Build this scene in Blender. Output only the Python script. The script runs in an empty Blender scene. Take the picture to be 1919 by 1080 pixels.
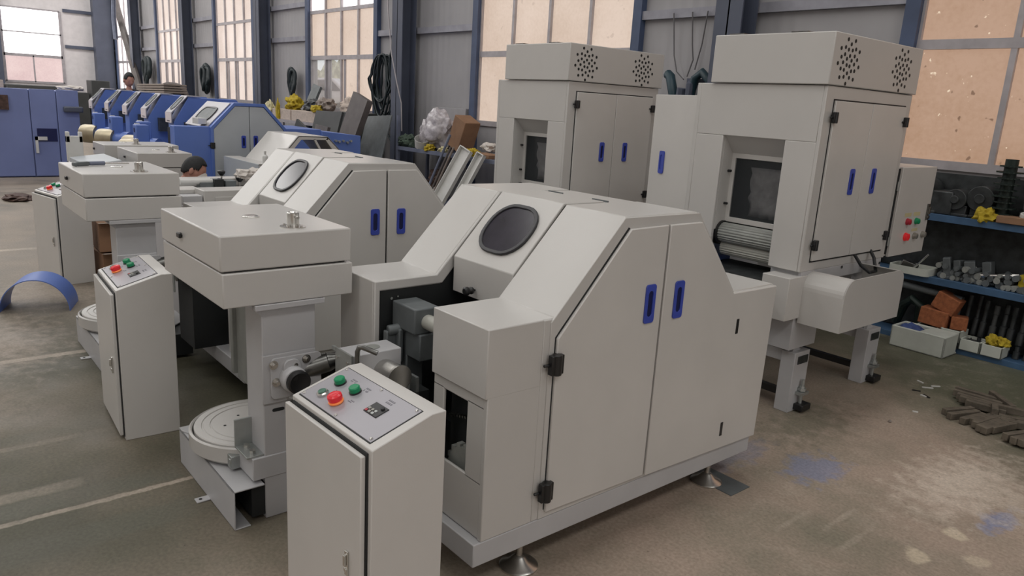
import bpy, bmesh, math, random
from mathutils import Vector, Matrix
random.seed(7)
SC = bpy.context.scene
COL = SC.collection
PI = math.pi

# ------------------------------------------------------------------ materials
def srgb(r, g, b):
    f = lambda c: (c / 255 / 12.92) if c / 255 <= .04045 else ((c / 255 + .055) / 1.055) ** 2.4
    return (f(r), f(g), f(b), 1)

class NT:
    def __init__(s, name):
        s.m = bpy.data.materials.new(name); s.m.use_nodes = True
        s.t = s.m.node_tree; s.p = s.t.nodes['Principled BSDF']; s.out = s.t.nodes['Material Output']
    def n(s, kind, **kw):
        x = s.t.nodes.new(kind)
        for k, v in kw.items():
            if k.startswith('i_'):
                x.inputs[k[2:].replace('_', ' ')].default_value = v
            else: setattr(x, k, v)
        return x
    def l(s, a, b): s.t.links.new(a, b)
    def ramp(s, fac, stops):
        r = s.n('ShaderNodeValToRGB'); e = r.color_ramp.elements
        while len(e) < len(stops): e.new(.5)
        for q, (p, c) in zip(e, stops): q.position = p; q.color = c if len(c) == 4 else (*c, 1)
        s.l(fac, r.inputs['Fac']); return r.outputs['Color']
    def noise(s, scale, detail=4, vec=None, rough=.55):
        x = s.n('ShaderNodeTexNoise'); x.inputs['Scale'].default_value = scale
        x.inputs['Detail'].default_value = detail; x.inputs['Roughness'].default_value = rough
        if vec is not None: s.l(vec, x.inputs['Vector'])
        return x.outputs['Fac']
    def mix(s, fac, a, b, blend='MIX'):
        x = s.n('ShaderNodeMix', data_type='RGBA', blend_type=blend)
        for v, i in ((fac, 0), (a, 6), (b, 7)):
            if hasattr(v, 'is_linked'): s.l(v, x.inputs[i])
            else: x.inputs[i].default_value = v
        return x.outputs[2]
    def math(s, op, a, b=0., c=None):
        x = s.n('ShaderNodeMath', operation=op)
        for i, v in enumerate((a, b) if c is None else (a, b, c)):
            if hasattr(v, 'is_linked'): s.l(v, x.inputs[i])
            else: x.inputs[i].default_value = v
        return x.outputs[0]

def mat(name, col, rough=.5, metal=0., var=.06, scale=6., bump=0., bscale=400., spec=.5, emit=None, es=0.):
    k = NT(name); p = k.p
    tc = k.n('ShaderNodeTexCoord').outputs['Object']
    f = k.noise(scale, 3, tc)
    lo = tuple(c * (1 - var) for c in col[:3]) + (1,); hi = tuple(min(1, c * (1 + var)) for c in col[:3]) + (1,)
    k.l(k.ramp(f, [(.3, lo), (.7, hi)]), p.inputs['Base Color'])
    p.inputs['Roughness'].default_value = rough; p.inputs['Metallic'].default_value = metal
    p.inputs['Specular IOR Level'].default_value = spec
    if bump:
        b = k.n('ShaderNodeBump'); b.inputs['Strength'].default_value = bump; b.inputs['Distance'].default_value = .002
        k.l(k.noise(bscale, 2, tc), b.inputs['Height']); k.l(b.outputs[0], p.inputs['Normal'])
    if emit: p.inputs['Emission Color'].default_value = emit; p.inputs['Emission Strength'].default_value = es
    return k.m

M = {}
M['paint'] = mat('warm_grey_paint', (.535, .522, .50), .28, 0, .025, 2.5, .12, 260)
M['paint2'] = mat('cream_paint', (.585, .57, .545), .30, 0, .03, 3, .12, 260)
M['frame'] = mat('light_grey_paint', (.47, .47, .48), .4, 0, .04, 5, .1, 200)
M['coolpaint'] = mat('cool_grey_paint', (.45, .485, .515), .4, 0, .03, 4)
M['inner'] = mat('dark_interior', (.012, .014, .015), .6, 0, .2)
M['black'] = mat('black_plastic', (.012, .012, .013), .35, 0, .1)
M['rubber'] = mat('black_rubber', (.016, .018, .02), .55, 0, .2, 10)
M['gasket'] = mat('window_gasket', (.022, .022, .026), .4)
M['blueh'] = mat('blue_plastic', (.045, .075, .42), .35, 0, .06)
M['blued'] = mat('deep_blue_plastic', (.006, .010, .07), .4)
M['bluem'] = mat('blue_machine_paint', (.11, .19, .52), .38, 0, .06, 3)
M['bluecab'] = mat('hazy_blue_cabinet_paint', (.185, .23, .45), .45, 0, .08, 1.5)  # blue lightened and greyed: haze is put into the colour
M['steel'] = mat('bright_steel', (.62, .61, .58), .25, 1, .1, 20)
M['dsteel'] = mat('dark_steel', (.19, .19, .18), .32, 1, .2, 20)
M['oxide'] = mat('oily_iron', (.045, .05, .052), .45, .4, .4, 14)
M['castgrey'] = mat('cast_grey', (.13, .145, .15), .5, .2, .15, 10)
M['castlight'] = mat('cast_light_grey', (.30, .31, .29), .45, .2, .12, 12)
M['zinc'] = mat('zinc_plate', (.42, .44, .43), .42, .75, .15, 9)
M['panelp'] = mat('grey_label_plate', (.38, .37, .40), .35, .2, .02)
M['print'] = mat('grey_print', (.17, .17, .19), .6)
M['green'] = mat('green_button', (.004, .26, .105), .28)
M['greendk'] = mat('key_green', (.06, .17, .12), .4)
M['red'] = mat('red_button', (.62, .012, .03), .25, emit=(1, .05, .03, 1), es=.12)
M['glow'] = mat('amber_ring', (.9, .25, .06), .4, emit=(1, .28, .08, 1), es=.16)
M['redm'] = mat('red_lamp', (.42, .02, .04), .3)
M['grey_btn'] = mat('grey_button', (.30, .29, .26), .35, .5)
M['yellow_lbl'] = mat('yellow_label', (.56, .51, .30), .6)
M['whitep'] = mat('white_plastic', (.62, .62, .60), .45)
M['foam'] = mat('white_foam', (.50, .52, .47), .8, 0, .05, 12, .3, 120)
M['column'] = mat('slate_blue_steel', (.08, .092, .13), .5, 0, .15, 2)
M['post'] = mat('window_post_blue', (.06, .085, .155), .5, 0, .2, 3)
M['alu'] = mat('window_aluminium', (.42, .395, .41), .45, .3, .12, 8)
M['rail'] = mat('grey_steel_rail', (.30, .30, .34), .5, .2, .15, 6)
M['rack'] = mat('blue_rack_steel', (.055, .115, .21), .5, .1, .2, 6)
M['rackg'] = mat('grey_rack_steel', (.17, .19, .26), .5, .2, .2, 6)
M['card'] = mat('cardboard', (.25, .14, .08), .8, 0, .12, 7)
M['sponge'] = mat('orange_brick', (.30, .10, .04), .9, 0, .25, 40, .6, 90)
M['wood'] = mat('weathered_wood', (.125, .105, .08), .85, 0, .35, 18, .4, 60)
M['woodl'] = mat('pale_crate_wood', (.50, .42, .36), .8, 0, .15, 20)
M['yellow'] = mat('yellow_cloth', (.42, .31, .02), .85, 0, .2, 25, .5, 60)
M['greencl'] = mat('green_cloth', (.05, .075, .055), .9, 0, .3, 15)
M['bluecl'] = mat('blue_bag', (.05, .08, .22), .6)
M['whitecl'] = mat('white_rag', (.58, .54, .50), .85, 0, .15, 14, .4, 40)
M['hose'] = mat('dark_hose', (.012, .022, .026), .5, 0, .2, 8)
M['hoseg'] = mat('blue_green_hose', (.016, .045, .060), .45, 0, .25, 5)
M['wire'] = mat('grey_wire', (.12, .115, .12), .6)
M['darkpanel'] = mat('dark_grey_board', (.055, .058, .058), .6, 0, .15, 3)
M['brownpanel'] = mat('brown_grey_board', (.12, .105, .10), .55, 0, .2, 5)
M['brass'] = mat('dull_drum_metal', (.40, .35, .25), .38, .9, .15, 6)
M['tan'] = mat('tan_panel', (.24, .20, .175), .6, 0, .1, 3)
M['skin'] = mat('skin', (.42, .21, .155), .55, 0, .1, 20)
M['hair'] = mat('black_hair', (.013, .014, .015), .7, 0, .3, 60)
M['cloth_d'] = mat('dark_clothing', (.02, .022, .032), .85)
M['cloth_g'] = mat('grey_clothing', (.14, .15, .17), .85)
M['bag'] = mat('clear_plastic_wrap', (.46, .43, .45), .22, 0, .2, 22, .9, 35)
M['rust'] = mat('rusty_iron', (.085, .05, .04), .75, .2, .4, 20)
M['gearg'] = mat('dark_green_iron', (.012, .022, .018), .5, .3, .3, 9)
M['car'] = mat('white_car_paint', (.75, .70, .72), .2)
M['whitefab'] = mat('white_cylinder_paint', (.40, .40, .36), .4, 0, .06, 8)
M['ground'] = mat('outside_ground', (.62, .58, .50), .9, 0, .2, 1)
M['foliage'] = mat('outside_foliage', (.50, .48, .36), .9, 0, .5, 3)
M['visor'] = mat('smoked_window', (.030, .027, .038), .16, 0, .25, 9)

def glass_mat(name, tint, alpha):
    k = NT(name); p = k.p
    p.inputs['Base Color'].default_value = (*tint, 1); p.inputs['Roughness'].default_value = .08
    tr = k.n('ShaderNodeBsdfTransparent'); tr.inputs['Color'].default_value = (.92, .93, .92, 1)
    mx = k.n('ShaderNodeMixShader'); mx.inputs[0].default_value = alpha
    k.l(tr.outputs[0], mx.inputs[1]); k.l(p.outputs[0], mx.inputs[2]); k.l(mx.outputs[0], k.out.inputs[0]); return k.m
M['plate_lit'] = mat('lit_white_plate', (.86, .78, .78), .4)  # white plate with the end window's light put into its colour
M['glass'] = glass_mat('clear_cover_glass', (.10, .11, .12), .22)
M['clearpane'] = glass_mat('clear_window_pane', (.75, .68, .66), .30)

def pane_mat(name, col, lo, strength, speck=0., streak=0.):
    """frosted, dirty window pane glowing with the daylight behind it"""
    k = NT(name); p = k.p
    tc = k.n('ShaderNodeTexCoord').outputs['Object']
    f = k.noise(1.1, 4, tc); g = k.noise(26, 3, tc)
    c = k.ramp(k.math('ADD', k.math('MULTIPLY', f, .7), k.math('MULTIPLY', g, .3)), [(.36, lo), (.60, col)])
    if speck:
        s1 = k.ramp(k.noise(9, 2, tc), [(.28, (1, 1, 1, 1)), (.31, (0, 0, 0, 1))])
        c = k.mix(k.math('MULTIPLY', s1, speck), c, (.12, .06, .03, 1))
    if speck > .5:       # bright scratches where the dirt has flaked off
        sc = k.ramp(k.noise(19, 3, tc), [(.70, (0, 0, 0, 1)), (.73, (1, 1, 1, 1))]); c = k.mix(k.math('MULTIPLY', sc, .8), c, (.85, .70, .52, 1))
    p.inputs['Base Color'].default_value = (.10, .08, .07, 1); p.inputs['Roughness'].default_value = .35
    k.l(c, p.inputs['Emission Color']); p.inputs['Emission Strength'].default_value = strength
    return k.m
M['pane_near'] = pane_mat('dirty_pane_orange', (.43, .275, .19, 1), (.34, .20, .12, 1), 1.0, .8)
M['pane_mid'] = pane_mat('dirty_pane_peach', (.66, .53, .44, 1), (.56, .43, .34, 1), 1.0, .2)
M['pane_far'] = pane_mat('dirty_pane_pale', (.80, .68, .61, 1), (.66, .54, .47, 1), 1.0)
M['pane_hot'] = pane_mat('bright_pane', (1, .94, .93, 1), (1, .90, .88, 1), 1.9)
M['pane_pink'] = pane_mat('frosted_pink_pane', (.80, .62, .60, 1), (.66, .48, .48, 1), 1.0)
M['pane_white'] = pane_mat('sunlit_pane', (1, .98, .98, 1), (1, .95, .95, 1), 4.0)

def wall_mat():
    k = NT('corrugated_wall_sheet'); p = k.p
    tc = k.n('ShaderNodeTexCoord').outputs['Object']
    w = k.n('ShaderNodeTexWave', wave_type='BANDS', bands_direction='X'); w.inputs['Scale'].default_value = 2.1
    w.inputs['Distortion'].default_value = 0; k.l(tc, w.inputs['Vector'])
    c = k.ramp(k.noise(.8, 4, tc), [(.3, (.31, .305, .315, 1)), (.7, (.39, .38, .39, 1))])
    k.l(c, p.inputs['Base Color']); p.inputs['Roughness'].default_value = .55
    b = k.n('ShaderNodeBump'); b.inputs['Strength'].default_value = .25; b.inputs['Distance'].default_value = .02
    k.l(w.outputs['Fac'], b.inputs['Height']); k.l(b.outputs[0], p.inputs['Normal']); return k.m
M['wall'] = wall_mat()
M['roofm'] = mat('roof_sheet', (.45, .45, .45), .7)
M['hallwall'] = mat('hall_wall', (.66, .63, .63), .7)

def floor_mat():
    k = NT('worn_painted_concrete'); p = k.p
    tc = k.n('ShaderNodeTexCoord').outputs['Object']
    sx = k.n('ShaderNodeSeparateXYZ'); k.l(tc, sx.inputs[0]); X, Y = sx.outputs['X'], sx.outputs['Y']
    n1 = k.noise(.55, 5, tc); n2 = k.noise(2.3, 5, tc); n3 = k.noise(14, 4, tc); n4 = k.noise(70, 3, tc)
    green = (.120, .122, .083, 1); brown = (.385, .305, .245, 1); dust_sheen = (.40, .335, .28, 1); dark = (.066, .058, .039, 1)
    # worn brown concrete with green paint left; more paint along the window wall
    yb = k.math('MULTIPLY_ADD', X, .62, 0.); edge = k.math('ADD', Y, yb)          # paint edge runs slantwise near the racks
    paint = k.math('MULTIPLY_ADD', edge, 1.6, -5.65)
    paint = k.math('ADD', paint, k.math('MULTIPLY', k.math('SUBTRACT', n2, .5), 1.6))
    pm = k.n('ShaderNodeClamp'); k.l(paint, pm.inputs[0])
    left = k.n('ShaderNodeMapRange'); k.l(X, left.inputs[0]); left.inputs[1].default_value = -1.9; left.inputs[2].default_value = -2.9
    left.inputs[3].default_value = 0; left.inputs[4].default_value = 1.0
    lw = k.math('MULTIPLY', left.outputs[0], k.math('MULTIPLY_ADD', n1, -1.6, 1.75))
    lc = k.n('ShaderNodeClamp'); k.l(lw, lc.inputs[0])
    n5 = k.noise(1.25, 6, tc, .65)
    c = k.mix(k.ramp(n5, [(.42, (0, 0, 0, 1)), (.66, (.75, .75, .75, 1))]), brown, (.20, .195, .145, 1))
    c = k.mix(pm.outputs[0], c, green)
    c = k.mix(k.ramp(k.noise(5.5, 5, tc, .7), [(.52, (0, 0, 0, 1)), (.72, (.30, .30, .30, 1))]), c, (.50, .42, .35, 1))
    c = k.mix(lc.outputs[0], c, k.mix(k.math('MULTIPLY', n2, .6), dark, green))
    dm = k.ramp(n1, [(.50, (0, 0, 0, 1)), (.72, (1, 1, 1, 1))])
    c = k.mix(k.math('MULTIPLY', k.math('MULTIPLY', dm, .45), k.math('SUBTRACT', 1.0, k.math('MULTIPLY', left.outputs[0], .85))), c, dust_sheen)
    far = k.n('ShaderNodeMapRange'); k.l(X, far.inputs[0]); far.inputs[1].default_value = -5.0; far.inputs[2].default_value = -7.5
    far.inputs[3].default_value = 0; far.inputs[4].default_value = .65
    c = k.mix(k.math('MULTIPLY', far.outputs[0], k.ramp(n2, [(.25, (.3, .3, .3, 1)), (.6, (1, 1, 1, 1))])), c, dust_sheen)  # pale mix paints the window reflection onto the far left floor
    def band(x0, w, y1, col, amt, c):
        d = k.math('ABSOLUTE', k.math('SUBTRACT', k.math('ADD', X, k.math('MULTIPLY', k.math('SUBTRACT', n3, .5), .03)), x0))
        a = k.n('ShaderNodeMapRange'); k.l(d, a.inputs[0]); a.inputs[1].default_value = w; a.inputs[2].default_value = w * .6
        e = k.n('ShaderNodeMapRange'); k.l(Y, e.inputs[0]); e.inputs[1].default_value = y1 + .03; e.inputs[2].default_value = y1
        m = k.math('MULTIPLY', k.math('MULTIPLY', a.outputs[0], e.outputs[0]), k.math('MULTIPLY', amt, k.ramp(n2, [(.38, (.1, .1, .1, 1)), (.58, (1, 1, 1, 1))])))
        return k.mix(m, c, col)
    pale = (.55, .47, .39, 1); grey = (.12, .12, .095, 1)
    c = band(-3.30, .085, .86, grey, .8, c); c = band(-3.20, .02, .95, pale, .6, c); c = band(-3.42, .05, .50, pale, .35, c)
    c = band(-3.92, .03, .9, pale, .18, c); c = band(-4.02, .06, 1.0, grey, .4, c)
    c = band(-5.24, .04, 1.1, pale, .7, c); c = band(-5.05, .10, 1.1, grey, .35, c); c = band(-8.84, .06, 1.4, pale, .8, c); c = band(-2.96, .10, 1.0, grey, .5, c)
    def spot(x, y, rx, ry, col, amt, c, soft=.5):
        mp = k.n('ShaderNodeMapping'); mp.vector_type = 'TEXTURE'; mp.inputs['Location'].default_value = (x, y, 0); mp.inputs['Scale'].default_value = (rx, ry, 1)
        k.l(tc, mp.inputs[0])
        ln = k.n('ShaderNodeVectorMath', operation='LENGTH'); k.l(mp.outputs[0], ln.inputs[0])
        v = k.math('ADD', ln.outputs['Value'], k.math('MULTIPLY', k.math('SUBTRACT', n3, .5), 2.4))
        a = k.n('ShaderNodeMapRange'); k.l(v, a.inputs[0]); a.inputs[1].default_value = 1.15; a.inputs[2].default_value = 1.15 - soft
        return k.mix(k.math('MULTIPLY', a.outputs[0], amt), c, col)
    blue = (.20, .25, .42, 1)
    c = spot(-1.62, 3.45, .13, .20, blue, .55, c); c = spot(-.87, 3.70, .06, .16, blue, .7, c); c = spot(-1.95, 3.2, .10, .3, blue, .3, c)
    wh = (.62, .53, .40, 1)
    c = spot(-.94, 3.39, .055, .05, wh, .75, c); c = spot(-.965, 3.07, .055, .06, wh, .75, c); c = spot(-.80, 3.25, .05, .05, wh, .5, c)
    c = spot(-1.12, 3.95, .24, .55, (.66, .57, .48, 1), .75, c, .95); c = spot(-1.95, 3.95, .22, .5, green, .6, c, .9); c = spot(-.8, 3.95, .3, .3, (.55, .47, .39, 1), .5, c, .9)
    for (x, y) in ((-1.30, 3.10), (-1.42, 2.90), (-1.18, 2.95)): c = spot(x, y, .016, .17, pale, .25, c, .8)
    c = spot(-5.7, .42, .75, .40, dust_sheen, .6, c, 1.0); c = spot(-4.55, .22, .35, .28, dust_sheen, .2, c, .9); c = spot(-6.9, .9, .5, .5, dust_sheen, .5, c, .9)  # pale spots paint in the window gloss on the left floor
    fine = k.ramp(n4, [(.3, (.80, .80, .80, 1)), (.7, (1.12, 1.12, 1.12, 1))])
    c = k.mix(1., c, fine, 'MULTIPLY')
    pits = k.ramp(k.noise(55, 2, tc), [(.24, (.35, .33, .3, 1)), (.28, (1, 1, 1, 1))])
    c = k.mix(.8, c, pits, 'MULTIPLY')
    k.l(c, p.inputs['Base Color'])
    k.l(k.ramp(n2, [(.3, (.44, .44, .44, 1)), (.7, (.66, .66, .66, 1))]), p.inputs['Roughness']); p.inputs['Specular IOR Level'].default_value = .28
    b = k.n('ShaderNodeBump'); b.inputs['Strength'].default_value = .12; b.inputs['Distance'].default_value = .004
    k.l(n3, b.inputs['Height']); k.l(b.outputs[0], p.inputs['Normal']); return k.m
M['floor'] = floor_mat()

# ------------------------------------------------------------------ mesh builder
def rrect(cx, cy, w, h, r, n=5):
    out = []
    for (sx, sy, a0) in ((1, 1, 0), (-1, 1, PI / 2), (-1, -1, PI), (1, -1, 1.5 * PI)):
        for i in range(n + 1):
            a = a0 + PI / 2 * i / n
            out.append((cx + sx * (w / 2 - r) + r * math.cos(a), cy + sy * (h / 2 - r) + r * math.sin(a)))
    return out

class MB:
    def __init__(s): s.v = []; s.f = []
    def add(s, vs, fs):
        o = len(s.v); s.v += [tuple(x) for x in vs]; s.f += [tuple(i + o for i in q) for q in fs]; return s
    def box(s, x0, x1, y0, y1, z0, z1):
        x0, x1 = min(x0, x1), max(x0, x1); y0, y1 = min(y0, y1), max(y0, y1); z0, z1 = min(z0, z1), max(z0, z1)
        v = [(x, y, z) for z in (z0, z1) for y in (y0, y1) for x in (x0, x1)]
        return s.add(v, [(0, 2, 3, 1), (4, 5, 7, 6), (0, 1, 5, 4), (2, 6, 7, 3), (0, 4, 6, 2), (1, 3, 7, 5)])
    def obox(s, c, size, rot):
        mm = Matrix.LocRotScale(Vector(c), rot.to_quaternion() if hasattr(rot, 'to_quaternion') else rot, None)
        h = [d / 2 for d in size]
        v = [mm @ Vector((x * h[0], y * h[1], z * h[2])) for z in (-1, 1) for y in (-1, 1) for x in (-1, 1)]
        return s.add(v, [(0, 2, 3, 1), (4, 5, 7, 6), (0, 1, 5, 4), (2, 6, 7, 3), (0, 4, 6, 2), (1, 3, 7, 5)])
    def prism(s, ax, pts, a0, a1):
        def P(a, u, w): return {'x': (a, u, w), 'y': (u, a, w), 'z': (u, w, a)}[ax]
        n = len(pts)
        v = [P(a0, *p) for p in pts] + [P(a1, *p) for p in pts]
        return s.add(v, [tuple(range(n))[::-1], tuple(range(n, 2 * n))] + [(i, (i + 1) % n, n + (i + 1) % n, n + i) for i in range(n)])
    def plate(s, pts3, off):
        """polygon in 3-D extruded by a vector"""
        n = len(pts3); off = Vector(off)
        v = [Vector(p) for p in pts3] + [Vector(p) + off for p in pts3]
        return s.add(v, [tuple(range(n))[::-1], tuple(range(n, 2 * n))] + [(i, (i + 1) % n, n + (i + 1) % n, n + i) for i in range(n)])
    def ring(s, outer, inner, off):
        n = len(outer); off = Vector(off)
        O = [Vector(p) for p in outer]; I = [Vector(p) for p in inner]
        v = O + I + [p + off for p in O] + [p + off for p in I]; f = []
        for i in range(n):
            j = (i + 1) % n
            f += [(i, j, n + j, n + i), (2 * n + i, 3 * n + i, 3 * n + j, 2 * n + j), (i, 2 * n + i, 2 * n + j, j), (n + i, n + j, 3 * n + j, 3 * n + i)]
        return s.add(v, f)
    def cyl(s, p0, p1, r0, r1=None, n=20, caps=True):
        r1 = r0 if r1 is None else r1
        a, b = Vector(p0), Vector(p1); d = (b - a).normalized()
        u = d.orthogonal().normalized(); w = d.cross(u)
        v = []
        for c, r in ((a, r0), (b, r1)):
            v += [c + r * (math.cos(2 * PI * i / n) * u + math.sin(2 * PI * i / n) * w) for i in range(n)]
        f = [(i, (i + 1) % n, n + (i + 1) % n, n + i) for i in range(n)]
        if caps: f += [tuple(range(n))[::-1], tuple(range(n, 2 * n))]
        return s.add(v, f)
    def lathe(s, prof, c, d=(0, 0, 1), n=28):
        c = Vector(c); d = Vector(d).normalized(); u = d.orthogonal().normalized(); w = d.cross(u); v = []
        for r, h in prof:
            v += [c + d * h + max(r, 1e-4) * (math.cos(2 * PI * i / n) * u + math.sin(2 * PI * i / n) * w) for i in range(n)]
        f = []
        for k in range(len(prof) - 1):
            f += [(k * n + i, k * n + (i + 1) % n, (k + 1) * n + (i + 1) % n, (k + 1) * n + i) for i in range(n)]
        f += [tuple(range(n))[::-1], tuple(range((len(prof) - 1) * n, len(prof) * n))]
        return s.add(v, f)
    def tube(s, pts, r, n=8, closed=False):
        P = [Vector(p) for p in pts]; m = len(P); u = None; v = []
        for i in range(m):
            a = P[(i - 1) % m] if (i or closed) else P[i]; b = P[(i + 1) % m] if (i < m - 1 or closed) else P[i]
            d = (b - a).normalized()
            u = d.orthogonal().normalized() if u is None else (u - d * u.dot(d)).normalized()
            w = d.cross(u); rr = r[i] if isinstance(r, (list, tuple)) else r
            v += [P[i] + rr * (math.cos(2 * PI * k / n) * u + math.sin(2 * PI * k / n) * w) for k in range(n)]
        f = []
        for i in range(m if closed else m - 1):
            j = (i + 1) % m
            f += [(i * n + k, i * n + (k + 1) % n, j * n + (k + 1) % n, j * n + k) for k in range(n)]
        if not closed: f += [tuple(range(n))[::-1], tuple(range((m - 1) * n, m * n))]
        return s.add(v, f)
    def blob(s, c, r, seed=0, amp=.25, sub=3, freq=3.):
        bm = bmesh.new(); bmesh.ops.create_icosphere(bm, subdivisions=sub, radius=1)
        from mathutils import noise
        o = Vector((seed * 7.3, seed * 3.1, seed * 1.7)); v = []
        for q in bm.verts:
            k = 1 + amp * noise.fractal(q.co * freq + o, .8, 2., 3)
            v.append((c[0] + q.co.x * r[0] * k, c[1] + q.co.y * r[1] * k, c[2] + q.co.z * r[2] * k))
        fs = [tuple(x.index for x in q.verts) for q in bm.faces]; bm.free()
        return s.add(v, fs)
    def build(s, name, m, parent=None, bevel=0., smooth=35, seg=2, loc=None, keep=False):
        if parent is None and loc is None and not keep:      # origin at the base centre
            lo = [min(q[i] for q in s.v) for i in range(3)]; hi = [max(q[i] for q in s.v) for i in range(3)]
            loc = ((lo[0] + hi[0]) / 2, (lo[1] + hi[1]) / 2, lo[2]); s.v = [(q[0] - loc[0], q[1] - loc[1], q[2] - loc[2]) for q in s.v]
        me = bpy.data.meshes.new(name); me.from_pydata(s.v, [], s.f)
        bm = bmesh.new(); bm.from_mesh(me); bmesh.ops.recalc_face_normals(bm, faces=bm.faces); bm.to_mesh(me); bm.free()
        for q in me.polygons: q.use_smooth = True
        me.set_sharp_from_angle(angle=math.radians(smooth))
        me.materials.append(M[m] if isinstance(m, str) else m)
        o = bpy.data.objects.new(name, me); COL.objects.link(o)
        if parent: o.parent = parent
        if loc: o.location = loc
        if bevel:
            b = o.modifiers.new('edge', 'BEVEL'); b.width = bevel; b.segments = seg; b.limit_method = 'ANGLE'; b.angle_limit = math.radians(40)
            b.harden_normals = False
        return o

def tag(o, label, cat, group=None, kind=None):
    if label: o['label'] = label
    if cat: o['category'] = cat
    if group: o['group'] = group
    if kind: o['kind'] = kind
    return o
def thing(name, label, cat, loc=(0, 0, 0), rz=0., group=None):
    o = bpy.data.objects.new(name, None); COL.objects.link(o); o.empty_display_size = .1
    o.location = loc; o.rotation_euler = (0, 0, rz); return tag(o, label, cat, group)
def structure(o): o['kind'] = 'structure'; return o
def kids(o): return [c for c in COL.objects if c.parent == o]
def copy_tree(o, loc=None, rz=None, label=None, parent=None):
    c = o.copy(); COL.objects.link(c)
    if parent: c.parent = parent
    if loc is not None: c.location = loc
    if rz is not None: c.rotation_euler = (0, 0, rz)
    if label: c['label'] = label
    for k in kids(o): copy_tree(k, parent=c)
    return c
def qrot(axis, deg): return Matrix.Rotation(math.radians(deg), 3, axis).to_quaternion()

# ------------------------------------------------------------------ the hall
WY = 6.6; XL = -30.0; XR = 7.0; YF = -9.0; ZC = 7.6
def st(name, mb, m, **k): return structure(mb.build(name, m, keep=True, **k))
st('floor', MB().box(XL - .3, XR + .3, YF - .3, WY + .3, -.2, 0), 'floor')
st('ceiling', MB().box(XL - .3, XR + .3, YF - .3, WY + .3, ZC, ZC + .15), 'roofm')
st('wall_front', MB().box(XL - .3, XR + .3, YF - .2, YF, 0, ZC), 'hallwall')
st('wall_right', MB().box(XR, XR + .2, YF, WY, 0, ZC), 'hallwall')
# windows of the long wall: (x0, x1, pane material)
SILL, R1, R2, WTOP = 1.40, 2.355, 3.18, 4.7
WINS = [(-29.4, -27.15, 'pane_hot'), (-24.45, -22.1, 'pane_far'), (-19.45, -17.05, 'pane_far'), (-14.18, -11.65, 'pane_mid'),
        (-8.75, -5.9, 'pane_mid'), (-2.84, .0, 'pane_near'), (2.6, 5.3, 'pane_mid')]
mb = MB(); x = XL
for (a, b, _) in WINS:
    mb.box(x, a, WY, WY + .12, 0, ZC); mb.box(a, b, WY, WY + .12, 0, SILL); mb.box(a, b, WY, WY + .12, WTOP, ZC); x = b
mb.box(x, XR, WY, WY + .12, 0, ZC)
st('wall_back', mb, 'wall')
for i, (a, b, pm) in enumerate(WINS):
    fr = MB()
    for z, h in ((SILL + .02, .07), (R1, .075), (R2, .06), (WTOP - .02, .05)): fr.box(a, b, WY - .03, WY + .05, z - h / 2, z + h / 2)
    w = (b - a) / 4
    for k in range(5):
        x = a + k * w
        fr.box(x - .022, x + .022, WY - .028, WY + .05, R1, WTOP)
        fr.box(x - .022, x + .022, WY - .028, WY + .05, SILL, R1)
    if pm in ('pane_far', 'pane_mid'):                     # sliding sash stiles of the low row
        for k in (1.10, 2.10): fr.box(a + k * w, a + k * w + .08, WY + .0, WY + .04, SILL, R1)
    f = structure(fr.build('window_%d' % (i + 1), 'alu', keep=True))
    pn = MB(); hot = MB(); clear = MB()
    for r, (z0, z1) in enumerate(((SILL, R1), (R1, R2), (R2, WTOP))):
        for k in range(4):
            t = pn
            if i == 3 and r == 0 and k in (0, 1): t = clear
            if i == 3 and r == 2 and k in (0, 2, 3): t = hot
            if i == 0 and r == 0: t = hot
            t.box(a + k * w, a + (k + 1) * w, WY + .01, WY + .02, z0, z1)
    pn.build('frosted_pane', pm, f)
    if hot.v: hot.build('bright_pane', 'pane_hot', f)
    if clear.v: clear.build('clear_pane', 'clearpane', f)
# blue posts and horizontal rails of the wall frame, steel columns
pb = MB()
for a, b, _ in WINS:
    for x in (a - .12, b): pb.box(x, x + .12, WY - .08, WY, 0, ZC)
st('trim_1', pb, 'post')
rb = MB(); x = XL
for a, b, _ in WINS + [(XR, XR, 0)]:
    for z in (2.72, 3.35, 5.2): rb.box(x, a - .12, WY - .06, WY, z - .045, z + .045)
    x = b + .12
st('trim_2', rb, 'rail')
for i, cx in enumerate((-26.3, -21.2, -16.1, -10.45, -4.47, 1.2)):
    c = MB(); d = .34
    c.box(cx - .15, cx + .15, WY - d, WY - d + .014, 0, ZC); c.box(cx - .15, cx + .15, WY - .11, WY - .09, 0, ZC); c.box(cx - .008, cx + .008, WY - d, WY - .09, 0, ZC)
    st('trim_%d' % (3 + i), c, 'column')
# end wall with its bright window
EY0, EY1, EZ0, EZ1 = 3.33, 5.0, 1.53, 3.85
mb = MB(); mb.box(XL - .12, XL, YF, EY0, 0, ZC); mb.box(XL - .12, XL, EY1, WY, 0, ZC); mb.box(XL - .12, XL, EY0, EY1, 0, EZ0); mb.box(XL - .12, XL, EY0, EY1, EZ1, ZC)
st('wall_left', mb, 'hallwall')
fr = MB()
for z, h in ((EZ0, .07), (2.38, .09), (3.1, .04), (EZ1, .05)): fr.box(XL - .05, XL + .03, EY0, EY1, z - h / 2, z + h / 2)
for y in (EY0, EY1): fr.box(XL - .05, XL + .03, y - .04, y + .04, EZ0, EZ1)
fr.box(XL - .05, XL + .03, 4.13, 4.17, EZ0, 2.38)
f = structure(fr.build('window_8', 'alu', keep=True))
MB().box(XL - .03, XL - .02, EY0, EY1, 2.38, EZ1).build('sunlit_pane', 'pane_white', f)
MB().box(XL - .03, XL - .02, EY0, EY1, EZ0, 2.38).build('frosted_pane', 'pane_pink', f)
rb = MB()
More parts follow.
